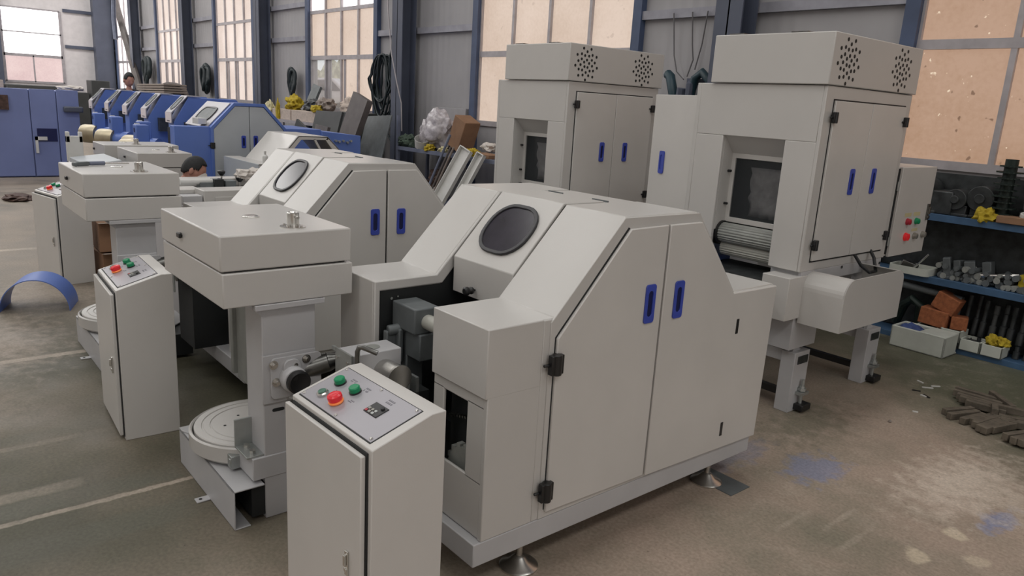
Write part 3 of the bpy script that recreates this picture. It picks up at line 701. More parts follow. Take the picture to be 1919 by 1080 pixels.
    e = MB()
    for y in (1.285, 1.42): e.box(0, .001, y - .05, y + .05, 1.125, 1.15)
    e.box(0, .001, 1.38, 1.47, 1.02, 1.04); e.build('button_label', 'yellow_lbl', ed)
    for z in (1.33, .97): MB().cyl((-.012, 1.088, z - .03), (-.012, 1.088, z + .03), .009, n=8).build('box_hinge', 'zinc', eb)
    e = MB(); e.box(-.25, -.03, 1.02, 1.06, .90, 1.30); e.build('box_bracket', 'frame', t)
    return t
T1 = make_tower('right-hand tall grey feeding cabinet with fluted roller and open rear door')
T1.location = (-2.10, 3.895, 0)
T2 = copy_tree(T1, (-4.17, 3.975, 0), label='left-hand tall grey feeding cabinet with two closed doors, behind the front machine')
# open rear door of the right-hand cabinet
a, c = Vector((-.845, .05, 0)), Vector((-1.29, .155, 0)); d = (c - a).normalized(); nn = Vector((d.y, -d.x, 0))
if nn.y > 0: nn = -nn
o = MB(); o.plate([a + Vector((0, 0, .935)), c + Vector((0, 0, .935)), c + Vector((0, 0, 1.82)), a + Vector((0, 0, 1.82))], -nn * .016); do = o.build('rear_door', 'paint2', T1, .003)
def RR(u, z): return a + d * u + Vector((0, 0, z)) + nn * .0005
o = MB(); o.ring([RR(u, z) for u, z in rrect(.325, 1.38, .052, .15, .012, 4)], [RR(u, z) for u, z in rrect(.325, 1.38, .026, .10, .012, 4)], nn * .006)
hd = o.build('pull_handle', 'blueh', do)
o = MB(); o.plate([RR(u, z) for u, z in rrect(.325, 1.38, .027, .101, .012, 4)], nn * .002); o.build('finger_recess', 'blueh', hd)

# ------------------------------------------------------------------ machines further back
t = thing('open_machine', 'small cream machine without doors, blue visible through its frame', 'machine', (-7.98, 3.1, 0))
prof = [(0, 0), (0, .92), (.175, .92), (.451, 1.229), (.80, 1.227), (.92, 1.11), (1.1, .92), (1.1, 0)]
sh = MB()
for (a, b) in zip(prof[:-1], prof[1:]):
    if a[1] == 0 or b[1] == 0: continue
    d = Vector((0, b[1] - a[1], -(b[0] - a[0]))).normalized() * -.01
    q = -1.06 if a[1] < .93 and b[1] < .93 and a[0] < .3 else -.86
    v = [(0, *a), (0, *b), (q, *b), (q, *a)]
    sh.plate([Vector(q) for q in v], d * -1)
sh.build('hood_sheet', 'paint2', t)
fr = MB()
def quad(pts, x0, x1): fr.prism('x', pts, x0, x1)
quad([(0, 0), (0, .92), (.175, .92), (.30, .60), (.30, 0)], -.03, 0); quad([(.175, .92), (.451, 1.229), (.80, 1.227), (.81, 1.19), (.485, 1.19), (.24, .90)], -.03, 0)
quad([(.80, 1.227), (.92, 1.11), (1.1, .92), (1.1, .88), (.96, .92), (.86, 1.08), (.775, 1.19)], -.03, 0); quad([(.628, 1.20), (.655, 1.20), (.83, .90), (.80, .90)], -.03, 0)
quad([(.30, .0), (.30, .92), (1.1, .90), (1.1, 0)], -.03, -.005)
fr.build('door_frame', 'paint2', t, .002)
MB().box(-.85, -.82, .18, 1.05, .1, .92).build('back_panel', 'tan', t)
MB().prism('x', [(.28, .93), (.45, 1.12), (.62, 1.12), (.62, .93)], -.9, -.5).build('inner_cover', 'bluem', t)
MB().box(-1.06, -.0, -.012, .002, .0, .918).build('side_panel', 'coolpaint', t)
b = thing('spray_bottle', 'white bottle standing on the small cream machine', 'bottle', (-8.06, 3.20, .921))
MB().lathe([(.028, 0), (.03, .01), (.03, .075), (.022, .09), (.011, .097), (.011, .11)], (0, 0, 0), n=16).build('bottle_body', 'whitep', b)
MB().cyl((0, 0, .11), (0, 0, .135), .012, n=12).build('bottle_cap', 'whitep', b)

t = thing('drafting_bed', 'low grey machine bed with black knobs behind the second drawing machine', 'machine', (-5.40, 1.54, 0))
MB().box(-.80, .0, 0, .82, .0, .90).build('bed_body', 'frame', t, .004)
o = MB(); o.box(-.80, -.64, 0, .84, .945, 1.0); o.box(-.78, -.68, 0, .82, .90, .95); o.build('rear_beam', 'paint2', t, .004)
o = MB(); o.box(-.33, -.14, 0, .19, .955, .985); o.build('side_rail', 'paint2', t, .004)
o = MB(); o.box(-.045, .06, 0, .13, .90, .965); o.box(-.045, .06, 0, .12, .2, .90); o.build('front_beam', 'frame', t, .004)
o = MB(); o.box(-.13, .07, .135, .84, .5, 1.0); fb = o.build('front_box', 'paint', t, .005)
MB().box(.07, .078, .21, .80, .78, .955).build('box_lid', 'paint', fb, .003)
MB().box(-.62, -.52, .30, .40, .90, .985).build('roller_stand', 'castgrey', t, .004); MB().box(-.58, -.48, .48, .56, .90, 1.0).build('roller_stand', 'castgrey', t, .004)
o = MB(); o.cyl((-.56, .16, .99), (-.56, .44, .99), .022); o.build('bed_roller', 'whitep', t)
o = MB(); o.box(-.60, -.50, .40, .47, .9, 1.01); o.build('top_block', 'inner', t)
for (x, y, z) in ((-.58, .48, 1.0), (-.56, .615, .95)):
    o = MB(); o.cyl((x, y, z - .05), (x, y, z + .05), .007, n=8); k = o.build('knob_stem', 'steel', t)
    o = MB(); o.lathe([(.012, .03), (.024, .045), (.030, .055), (.030, .066), (.020, .072), (.001, .072)], (x, y, z), n=16); o.build('knob', 'black', k)
for i, (x, y, r) in enumerate(((-5.98, 2.20, .085), (-6.06, 2.32, .10))):
    tag(MB().blob((x, y, 1.0 + .035), (r, r * .8, .045), i + 3, .45, 3, 2.2).build('rag', 'whitecl'), ['white rag bunched beside a black knob on the low machine bed', 'white rag lying farther right on the low machine bed'][i], 'rag')

# coated sheet metal tray left of the low coiler heads
t = thing('grey_cover_box', 'low grey box with flat sloping top behind the coiler with the tool', 'box', (-7.64, 1.38, 0))
MB().prism('x', [(0, 0), (0, .965), (.30, 1.0), (.30, 0)], -.72, 0).build('box_body', 'coolpaint', t, .004)
o = MB(); o.box(-.86, -.80, .0, .14, .9, 1.16); o.box(-.86, -.80, .0, .03, 1.1, 1.20); o.box(-.86, -.80, .11, .14, 1.1, 1.20); o.box(-.86, -.7, 0, .14, .0, .92); o.build('forked_bracket', 'whitep', t, .003)

# blue machine with grey doors
t = thing('blue_machine', 'blue machine with two pale grey doors at the near end of its row', 'machine', (-9.3, 2.62, 0))
o = MB(); o.prism('x', [(.43, 0), (.43, 1.24), (.70, 1.515), (1.07, 1.52), (1.335, 1.23), (1.335, 0)], -.95, -.012); o.box(-.17, -.0125, 0, .432, 0, 1.24); o.build('machine_body', 'bluem', t, .006)
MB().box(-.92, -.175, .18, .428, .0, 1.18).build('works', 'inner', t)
MB().box(-.30, -.24, .05, .17, .0, 1.16).build('grey_post', 'castgrey', t)
P = lambda pts, x: [(x, y, z) for y, z in pts]
o = MB(); o.ring(P([(.41, .05), (.41, 1.235), (.695, 1.53), (1.075, 1.532), (1.345, 1.24), (1.345, .05)], -.014), P([(.445, .08), (.445, 1.215), (.71, 1.495), (1.062, 1.495), (1.315, 1.22), (1.315, .08)], -.014), (.03, 0, 0)); o.build('door_frame', 'bluem', t, .003)
d1 = MB().prism('x', [(.448, .1), (.448, 1.213), (.712, 1.49), (.880, 1.49), (.880, .1)], -.012, .006).build('door', 'coolpaint', t, .002)
d2 = MB().prism('x', [(.888, .1), (.888, 1.49), (1.06, 1.49), (1.312, 1.218), (1.312, .1)], -.012, .006).build('door', 'coolpaint', t, .002)
pull_handle(d1, .006, .805, 1.068, .15, .055); pull_handle(d2, .006, .955, 1.07, .15, .055)
MB().box(-.012, -.008, .878, .890, .1, 1.49).build('door_gap', 'inner', t)
latch_hinge(t, .0, .43, 1.02, 1.0)
th = math.atan2(.275, .27)
def S2(x, v, off): return Vector((x, .43 + v * math.cos(th) - off * math.sin(th), 1.24 + v * math.sin(th) + off * math.cos(th)))
o = MB(); o.plate([S2(-.93, -.03, .002), S2(-.93, .385, .002), S2(-.10, .385, .002), S2(-.10, -.03, .002)], S2(0, 0, .012) - S2(0, 0, 0)); cv = o.build('viewing_cover', 'panelp', t, .002)
o = MB(); q = lambda w, h, r: [S2(-.52 + a, .17 + b, .014) for a, b in rrect(0, 0, w, h, r, 5)]
o.ring(q(.52, .24, .10), q(.47, .20, .09), S2(0, 0, .012) - S2(0, 0, 0)); o.build('window_gasket', 'gasket', cv)
o = MB(); o.plate(q(.475, .205, .09), S2(0, 0, .006) - S2(0, 0, 0)); o.build('cover_window', 'castgrey', cv)
o = MB(); o.box(-.40, -.18, .33, .43, 1.26, 1.33); o.build('white_catch', 'whitep', t, .003)
o = MB(); o.box(-.90, 0, 1.335, 1.83, 0, 1.24); o.prism('x', [(1.83, 0), (1.83, 1.22), (2.40, 1.17), (2.40, 0)], -.9, .02); o.build('side_body', 'bluem', t, .006)
for (y, z) in ((2.02, 1.10), (2.07, 1.09), (2.13, 1.10), (2.19, 1.08), (2.24, 1.10)): MB().cyl((.02, y, z), (.06, y, z), .016, n=8).build('valve_bolt', 'zinc', t)
# row of drafting heads behind it, on one long bed
hx = (-11.25, -12.54, -13.69, -14.96, -16.25)
def make_head(label):
    t = thing('drafting_machine', label, 'machine', (0, 0, 0), 0, 'blue drafting machines in a row')
    MB().box(-.56, .56, .42, 1.25, -.904, -.02).build('machine_base', 'bluem', t, .006)
    MB().prism('x', [(.03, -.30), (.03, .29), (.235, .635), (.90, .635), (1.25, .30), (1.25, 0), (.4, 0)], -.14, .12).build('head_body', 'bluem', t, .006)
    o = MB(); o.prism('x', [(-.004, .28), (-.004, .425), (.222, .660), (.40, .660), (.40, .645), (.225, .645), (.01, .415), (.01, .28)], -.145, .13); cv = o.build('head_cover', 'panelp', t, .003)
    a2 = math.atan2(.235, .226)
    S3 = lambda u, v, off: Vector((u, .11 + v * math.cos(a2) - off * math.sin(a2), .5435 + v * math.sin(a2) + off * math.cos(a2)))
    o = MB(); r1 = [S3(u, v, .001) for u, v in rrect(0, .01, .17, .25, .08, 5)]; r2 = [S3(u, v, .001) for u, v in rrect(0, .01, .145, .225, .07, 5)]
    o.ring(r1, r2, S3(0, 0, .008) - S3(0, 0, 0)); o.plate(r2, S3(0, 0, .003) - S3(0, 0, 0)); o.build('cover_window', 'castgrey', cv)
    o = MB(); o.box(-.14, .125, -.008, -.004, .285, .42); o.build('front_plate', 'plate_lit', cv)
    o = MB(); o.box(-.06, .06, -.010, -.008, .305, .315); o.build('plate_slot', 'black', cv)
    o = MB(); o.box(.14, .30, .30, .45, .28, .42); o.box(.16, .26, .15, .3, .1, .3); o.cyl((.12, .45, .35), (.34, .45, .35), .06); o.build('roller_cluster', 'oxide', t)
    return t
heads = []
lab = ['nearest blue drafting machine with white front plate, left of the grey doors', 'second blue drafting machine from the grey doors', 'third blue drafting machine from the grey doors', 'fourth blue drafting machine from the grey doors', 'farthest blue drafting machine, at the left end of the row']
for i, x in enumerate(hx):
    if i == 0: hd = make_head(lab[0]); hd.location = (x, 3.108, .905)
    else: copy_tree(hd, (x, 3.108, .905), label=lab[i])
def make_drum(label):
    t = thing('gear_motor', label, 'motor', (0, 0, 0), 0, 'drum motors below the blue heads')
    MB().box(-.05, .11, -.01, .15, -.05, .20).build('gear_housing', 'bluem', t, .012)
    o = MB(); o.lathe([(.10, .20), (.138, .185), (.145, .16), (.145, -.08)], (.02, -.0, -.13), (-.75, -.66, .0), 28); o.build('motor_drum', 'brass', t)
    o = MB(); o.lathe([(.10, -.08), (.10, -.2), (.12, -.21), (.12, -.30)], (.02, -.0, -.13), (-.75, -.66, .0), 20); o.build('drum_flange', 'bluem', t)
    o = MB(); o.cyl((.1, .1, -.2), (.1, .1, -.96), .05); o.build('motor_post', 'bluem', t)
    o = MB(); o.box(-.10, -.05, .02, .08, .06, .21); o.build('bracket', 'whitep', t, .004)
    o = MB(); o.cyl((.03, -.014, .13), (.03, -.01, .13), .03, n=14); o.build('shaft_cover', 'blued', t)
    return t
dm = make_drum('drum motor nearest the blue cabinet, bright metal end'); dm.location = (-13.6, 2.62, 1.0)
copy_tree(dm, (-12.45, 2.62, 1.0), label='middle drum motor under the blue heads'); copy_tree(dm, (-11.1, 2.66, 1.0), label='drum motor with striped reflections above the wide coiler head')
d4 = copy_tree(dm, (-10.66, 2.52, .98), label='drum motor closest to the blue machine with grey doors')

# big blue cabinets on the left
t = thing('blue_cabinet', 'large blue panelled cabinet at the left edge of the hall', 'cabinet', (-15.4, -.6, 0))
MB().box(-1.3, -.02, 0, 3.33, 0, 1.48).build('cabinet_body', 'bluecab', t, .01)
for a, b, h in ((0, 1.2, 1.49), (1.21, 2.60, 1.495), (2.615, 3.00, 1.50), (3.015, 3.35, 1.505)): MB().box(-.02, .02, a, b, .02, h).build('cabinet_panel', 'bluecab', t, .006)
o = MB(); o.box(.018, .03, 2.68, 2.98, .62, .84); o.build('hatch', 'blued', t)
o = MB(); o.box(.02, .06, 2.64, 2.68, .42, .70); o.box(.02, .06, 2.64, 2.82, .64, .70); o.build('bent_bracket', 'whitep', t)
o = MB(); o.box(.02, .12, 3.10, 3.40, 1.13, 1.23); o.build('cabinet_handle', 'column', t, .02)
o = MB(); o.box(.02, .08, 1.6, 2.30, 1.14, 1.38); o.build('cardboard_pad', 'rust', t)
tag(MB().blob((-15.9, 2.75, 1.53), (.12, .2, .055), 2, .4, 3, 2).build('rag', 'whitecl'), 'white cloth on top of the large blue cabinet', 'rag')
tag(MB().box(-16.1, -15.7, 1.35, 1.70, 1.485, 1.62).build('carton', 'woodl', bevel=.01), 'small pale carton on the left top of the blue cabinet', 'carton')

# arched blue guard lying on the floor
o = MB(); n = 24; ra, rb = .232, .226
out = [(ra * math.cos(PI * k / n), ra * 1.05 * math.sin(PI * k / n)) for k in range(n + 1)]; inn = [(rb * math.cos(PI * k / n), rb * 1.05 * math.sin(PI * k / n)) for k in range(n + 1)][::-1]
o.prism('y', out + inn, 0, .30)
g = o.build('arched_guard', 'bluem', loc=(-6.345, .738, 0)); g.rotation_euler = (0, 0, math.atan2(.41, .15))
tag(g, 'arched blue sheet metal guard lying on the floor at the left', 'guard')
tag(MB().blob((-12.55, 1.38, .03), (.28, .16, .05), 5, .4, 3, 2.).build('floor_rag', 'rust'), 'dark crumpled rag on the floor far left, before the blue cabinet', 'rag')

# hand tool on the second coiler lid
t = thing('hand_tool', 'long hand tool with blue-grey grip lying on the coiler lid', 'tool', (-5.255, 1.025, 1.186), 1.85)
o = MB(); o.obox((-.10, 0, .014), (.08, .028, .026), qrot('Z', 4)); o.box(-.155, -.135, -.022, .022, .001, .024); o.build('tool_head', 'castgrey', t, .006)
o = MB(); o.cyl((-.06, 0, .014), (.035, 0, .014), .013, n=12); o.build('grip', 'rackg', t, .003)
o = MB(); o.cyl((.035, 0, .014), (.19, 0, .008), .0045, n=8); o.build('tool_rod', 'steel', t)
# cartons behind the second coiler head
for i, (x, y, z, rz) in enumerate(((-7.27, 1.50, 0, .06), (-7.28, 1.51, .262, -.05))):
    t = thing('carton', ['lower brown carton on the floor behind the second coiler', 'upper brown carton stacked behind the second coiler'][i], 'carton', (x, y, z), rz, 'stacked brown cartons')
    MB().box(-.2, .2, -.16, .16, 0, .25).build('carton_body', 'card', t, .004)
    o = MB(); o.plate([(.2, -.16, .25), (.2, .16, .25), (.28, .16, .262), (.28, -.16, .262)], (0, 0, .005)); o.build('flap', 'woodl', t)

# ------------------------------------------------------------------ people (mostly hidden behind the machines)
def skin_chain(verts, edges, rad, root=0):
    me = bpy.data.meshes.new('tmp'); me.from_pydata(verts, edges, []); o = bpy.data.objects.new('tmp', me); COL.objects.link(o)
    sk = o.modifiers.new('s', 'SKIN'); su = o.modifiers.new('u', 'SUBSURF'); su.levels = su.render_levels = 2
    for i, r in enumerate(rad): me.skin_vertices[0].data[i].radius = r if isinstance(r, tuple) else (r, r)
    for q in me.skin_vertices[0].data: q.use_root = False
    me.skin_vertices[0].data[root].use_root = True
    dg = bpy.context.evaluated_depsgraph_get(); ev = o.evaluated_get(dg); em = ev.to_mesh()
    vs = [tuple(v.co) for v in em.vertices]; fs = [tuple(p.vertices) for p in em.polygons]
    ev.to_mesh_clear(); bpy.data.objects.remove(o); bpy.data.meshes.remove(me); return vs, fs
def add_head(mb, c, face, s=1., tilt=0.):
    """ovoid head with brow, nose, mouth, chin and ears, looking along `face` (unit xy)"""
    f = Vector(face).normalized(); up = Vector((0, 0, 1)); side = f.cross(up).normalized()
    q = Matrix.Rotation(tilt, 3, side); f2 = q @ f; up = q @ up
    bm = bmesh.new(); bmesh.ops.create_uvsphere(bm, u_segments=28, v_segments=20, radius=1); vs = []
    for v in bm.verts:
        a, b, h = v.co.x, v.co.y, v.co.z           # a forward, b side
        w = .076 * (1 - .18 * max(0, -h)); dp = .096 * (1 - .10 * max(0, -h) * (1 if a > 0 else 2.2)); hh = .118
        d = 0.
        if a > 0:
            d += .020 * math.exp(-((b / .16) ** 2 + ((h + .16) / .18) ** 2)) * 1.2      # nose
            d -= .012 * (math.exp(-(((abs(b) - .36) / .16) ** 2 + ((h - .02) / .12) ** 2)))  # eye sockets
            d += .008 * math.exp(-((b / .3) ** 2 + ((h + .48) / .09) ** 2)) + .010 * math.exp(-((b / .3) ** 2 + ((h + .82) / .14) ** 2))
        vs.append(Vector(c) + s * (f2 * (a * dp + d) + side * (b * w) + up * (h * hh)))
    fs = [tuple(x.index for x in p.verts) for p in bm.faces]; bm.free(); mb.add(vs, fs)
    for sg in (-1, 1):
        e = MB().blob((0, 0, 0), (1, 1, 1), 1, .1, 2); mb.add([Vector(c) + s * (side * sg * (.078 + v[0] * .010) + f2 * (-.008 + v[1] * .020) + up * (v[2] * .032)) for v in map(Vector, e.v)], e.f)
    return f2, side, up
def person(label, J, head, face, tilt, cap, shirt, trousers, mask=False, hairh=0., hs=1.):
    t = thing('person', label, 'person', (J['base'][0], J['base'][1], 0))
    o = Vector((J['base'][0], J['base'][1], 0)); L = lambda k: tuple(Vector(J[k]) - o)
    names = ['pel', 'belly', 'chest', 'neck', 'skull', 'shL', 'elL', 'wrL', 'shR', 'elR', 'wrR', 'hipL', 'knL', 'anL', 'toL', 'hipR', 'knR', 'anR', 'toR']
    E = [(0, 1), (1, 2), (2, 3), (3, 4), (2, 5), (5, 6), (6, 7), (2, 8), (8, 9), (9, 10), (0, 11), (11, 12), (12, 13), (13, 14), (0, 15), (15, 16), (16, 17), (17, 18)]
    R = [.11, .11, .13, .055, .05, .06, .042, .03, .06, .042, .03, .085, .055, .038, .035, .085, .055, .038, .035]
    V = [L(k) for k in names]
    for side, w, e in (('L', 7, 6), ('R', 10, 9)):           # palm and five fingers
        d = (Vector(V[w]) - Vector(V[e])).normalized(); s = d.cross(Vector((0, 0, 1))).normalized(); u = s.cross(d)
        pi = len(V); V.append(tuple(Vector(V[w]) + d * .06)); E.append((w, pi)); R.append((.036, .018))
        for k, ln in zip((-1.5, -.5, .5, 1.5), (.060, .072, .076, .066)):
            a = len(V); V += [tuple(Vector(V[pi]) + d * .035 + s * k * .019), tuple(Vector(V[pi]) + d * (.035 + ln * .55) + s * k * .020 - u * .008), tuple(Vector(V[pi]) + d * (.03 + ln) + s * k * .020 - u * .028)]
            E += [(pi, a), (a, a + 1), (a + 1, a + 2)]; R += [.010, .009, .008]
        a = len(V); V += [tuple(Vector(V[w]) + d * .03 + s * .035), tuple(Vector(V[w]) + d * .065 + s * .055 - u * .01)]; E += [(w, a), (a, a + 1)]; R += [.012, .010]
    vs, fs = skin_chain(V, E, R); b = MB().add(vs, fs)
    hc = Vector(head) - o; f2, sd, up = add_head(b, hc, face, hs, tilt); b.build('body', 'skin', t, smooth=80)
    idx = {k: i for i, k in enumerate(names)}
    def garment(name, ks, ed, rad, m):
        vs, fs = skin_chain([L(k) for k in ks], ed, rad); MB().add(vs, fs).build(name, m, t, smooth=80)
    garment('shirt', ['pel', 'belly', 'chest', 'shL', 'elL', 'shR', 'elR', 'wrL', 'wrR', 'neck'], [(0, 1), (1, 2), (2, 3), (3, 4), (2, 5), (5, 6), (4, 7), (6, 8), (2, 9)], [.135, .14, .155, .085, .06, .085, .06, .042, .042, .07], shirt)
    garment('trousers', ['pel', 'hipL', 'knL', 'anL', 'hipR', 'knR', 'anR'], [(0, 1), (1, 2), (2, 3), (0, 4), (4, 5), (5, 6)], [.135, .105, .075, .06, .105, .075, .06], trousers)
    for k in ('L', 'R'):
        v, w = Vector(L('an' + k)), Vector(L('to' + k)); vs, fs = skin_chain([tuple(v), tuple((v + w) / 2 - Vector((0, 0, .01))), tuple(w)], [(0, 1), (1, 2)], [.055, .052, .045]); MB().add(vs, fs).build('shoe', 'black', t, smooth=80)
    # hair: cap of the skull, open at the face
    bm = bmesh.new(); bmesh.ops.create_icosphere(bm, subdivisions=4, radius=1); vs = []
    keep = []
    for p in bm.faces:
        c = p.calc_center_median()
        if c.z > .18 - .75 * min(0, c.x - .15) * -1 and not (c.x > .45 and c.z < .62) and c.z > (-.35 if c.x < -.1 else .12): keep.append(tuple(x.index for x in p.verts))
    from mathutils import noise
    hv = [hc + (f2 * (v.co.x * .104) + sd * (v.co.y * .084) + up * (v.co.z * (.128 + hairh) + .002)) * hs + Vector((0, 0, .004 * noise.noise(v.co * 9))) for v in bm.verts]
    bm.free(); h = MB().add(hv, keep).build('hair', 'hair', t, smooth=80); m = h.modifiers.new('thick', 'SOLIDIFY'); m.thickness = .012; m.offset = -1
    ey = MB()
    for sg in (-1, 1): ey.add([hc + f2 * .084 + sd * sg * .028 + up * .004 + Vector(v) for v in MB().blob((0, 0, 0), (.010, .012, .007), 1, 0, 2).v], MB().blob((0, 0, 0), (1, 1, 1), 1, 0, 2).f)
    ey.build('eyes', 'black', t)
    if mask:
        mk = MB().blob((0, 0, 0), (1, 1, 1), 4, .06, 3); vs = [hc + f2 * (.070 + v[0] * .055) + sd * (v[1] * .062) + up * (-.035 + v[2] * .062) for v in mk.v]; MB().add(vs, mk.f).build('face_mask', 'whitecl', t, smooth=80)
    return t
cx, cy = -6.72, 1.86
J = dict(base=(cx, cy, 0), pel=(cx - .12, cy - .22, .42), belly=(cx - .09, cy - .14, .56), chest=(cx - .03, cy + .0, .76), neck=(cx + .0, cy + .09, .88), skull=(cx + .01, cy + .14, .97),
         shL=(cx - .18, cy + .06, .78), elL=(cx - .14, cy + .26, .62), wrL=(cx + .02, cy + .38, .74), shR=(cx + .17, cy - .02, .78), elR=(cx + .25, cy + .18, .60), wrR=(cx + .24, cy + .34, .74),
         hipL=(cx - .22, cy - .18, .40), knL=(cx - .2, cy + .16, .46), anL=(cx - .2, cy + .02, .08), toL=(cx - .2, cy + .18, .045), hipR=(cx - .02, cy - .24, .40), knR=(cx + .09, cy + .10, .46), anR=(cx + .07, cy - .04, .08), toR=(cx + .08, cy + .12, .045))
person('person crouching behind the low machine bed, short dark hair and white face mask', J, (cx + .03, cy + .17, .998), (.45, .9, 0), -.42, None, 'cloth_g', 'cloth_d', True)
cx, cy, k = -17.1, 3.95, 1.07
J = {n: (cx + x * k, cy + y * k, z * k) for n, (x, y, z) in dict(base=(0, 0, 0), pel=(0, 0, .95), belly=(0, .02, 1.1), chest=(.02, .03, 1.30), neck=(.03, .03, 1.48), skull=(.04, .03, 1.58),
     shL=(.0, .19, 1.38), elL=(.12, .24, 1.12), wrL=(.33, .18, 1.05), shR=(.0, -.17, 1.38), elR=(.1, -.24, 1.12), wrR=(.32, -.16, 1.05), hipL=(0, .1, .9), knL=(.02, .11, .5), anL=(-.02, .12, .09), toL=(.14, .13, .045),
     hipR=(0, -.1, .9), knR=(.03, -.11, .5), anR=(0, -.12, .09), toR=(.16, -.13, .045)).items()}
person('person in dark clothes standing far back behind the blue drafting heads', J, (cx + .05, cy + .03, 1.735), (.9, .3, 0), -.25, None, 'cloth_d', 'cloth_d', False, .02, 1.15)

# ------------------------------------------------------------------ racks and what lies on them
def rack(name, label, x0, x1, decks, ups, h, m, y0=5.93, y1=6.5):
    t = thing('storage_rack', label, 'rack', (x0, y0, 0), 0, 'steel storage racks along the window wall')
    for z in decks:
        o = MB(); o.box(0, x1 - x0, 0, y1 - y0, z - .012, z); o.box(0, x1 - x0, -.004, .03, z - .05, z + .004); o.box(0, x1 - x0, y1 - y0 - .03, y1 - y0, z - .05, z)
        o.build('shelf', m, t, .002)
    if m == 'rack': MB().box(0.02, x1 - x0 - .02, y1 - y0 - .008, y1 - y0 - .002, .0, 1.36).build('back_sheet', 'oxide', t)
    for u in ups:
        for y in (.0, y1 - y0 - .04):
            MB().box(u - x0 - .02, u - x0 + .02, y, y + .04, 0, h).build('upright', m, t)
    return t
rack('rack', 'blue steel rack on the right below the dirty orange window', -3.83, .64, (.041, .55, 1.048), (-3.8, -.75, .62), 1.06, 'rack', 6.31, 6.585)
rack('rack', 'grey-blue steel rack behind the middle, between column and tall cabinets', -9.86, -5.2, (.30, 1.0), (-9.84, -7.3, -5.22), 1.45, 'rackg')
rnd = random.Random(11)
before = set(COL.objects)
ST = 'steel shaft pieces on the middle shelf'
for i in range(70):                                         # cut shaft ends heaped along the middle shelf
    x = -2.16 + i * .0125 + rnd.uniform(-.02, .02); lay = rnd.choice((0, 0, 1)) if i % 5 else 2
    r = rnd.uniform(.016, .024); ln = rnd.uniform(.10, .22); y = 6.0 + rnd.uniform(-.03, .10)
    a = rnd.uniform(-.35, .35)
    o = MB(); o.cyl((0, 0, 0), (ln * math.sin(a), ln * math.cos(a), 0), r, n=14); o.cyl((0, -.002, 0), (0, .001, 0), r * .55, n=10)
    o = o.build('shaft_piece', 'castgrey' if i % 3 else 'castlight', loc=(x, y, .617 + r + lay * .036)); tag(o, 'short round steel bar in the heap on the middle blue shelf', 'steel bar', ST)
for i, (x, y, sx, sz, rz) in enumerate(((-2.12, 6.15, .05, .16, .2), (-2.05, 6.18, .05, .15, -.1), (-1.97, 6.17, .07, .16, .3), (-1.88, 6.28, .06, .17, .0))):
    o = MB(); o.box(-sx / 2, sx / 2, -.04, .04, 0, sz); o.box(-sx / 2 - .02, sx / 2 + .02, -.05, .05, 0, .02); o = o.build('machined_block', 'castgrey', loc=(x, y, .617), bevel=.004); o.rotation_euler = (0, -.2, rz)
    tag(o, ['grey machined block leaning nearest the tray on the middle shelf', 'second grey machined block behind the shaft heap', 'wide grey machined block behind the shaft heap', 'rearmost grey machined block on the middle shelf'][i], 'machine part', 'machined blocks')
t = thing('parts_tray', 'pale plastic parts tray on the middle shelf under the electric box', 'tray', (-2.34, 6.04, .617))
o = MB(); o.ring([(x, y, 0) for x, y in rrect(0, 0, .30, .22, .05)], [(x, y, 0) for x, y in rrect(0, 0, .28, .20, .04)], (0, 0, .055)); o.plate([(x, y, 0) for x, y in rrect(0, 0, .29, .21, .05)], (0, 0, .004)); o.build('tray_body', 'foam', t)
tag(MB().cyl((0, 0, 0), (.13, -.05, .16), .007, n=10).build('steel_rod', 'steel', loc=(-2.36, 6.05, .625)), 'bright thin rod sticking out of the parts tray', 'rod')
o = MB(); o.box(-.06, .06, -.03, .03, 0, .07); o = o.build('steel_wedge', 'dsteel', loc=(-2.40, 6.08, .622), bevel=.004); o.rotation_euler = (0, .3, .4); tag(o, 'grey steel wedge lying in the parts tray', 'machine part')
tag(MB().box(-1.68, -1.52, 6.22, 6.36, .617, .74).build('yellow_carton', 'yellow', bevel=.006), 'yellow carton at the right end of the middle shelf', 'carton')
o = MB(); o.cyl((0, 0, 0), (.16, .02, .03), .012, n=8); o.cyl((.16, .02, .03), (.2, .03, .035), .02, n=8); o.cyl((-.03, 0, -.004), (0, 0, 0), .018, n=8); tag(o.build('polished_spindle', 'steel', loc=(-1.86, 6.10, .69)), 'polished spindle lying on top of the shaft heap', 'machine part')
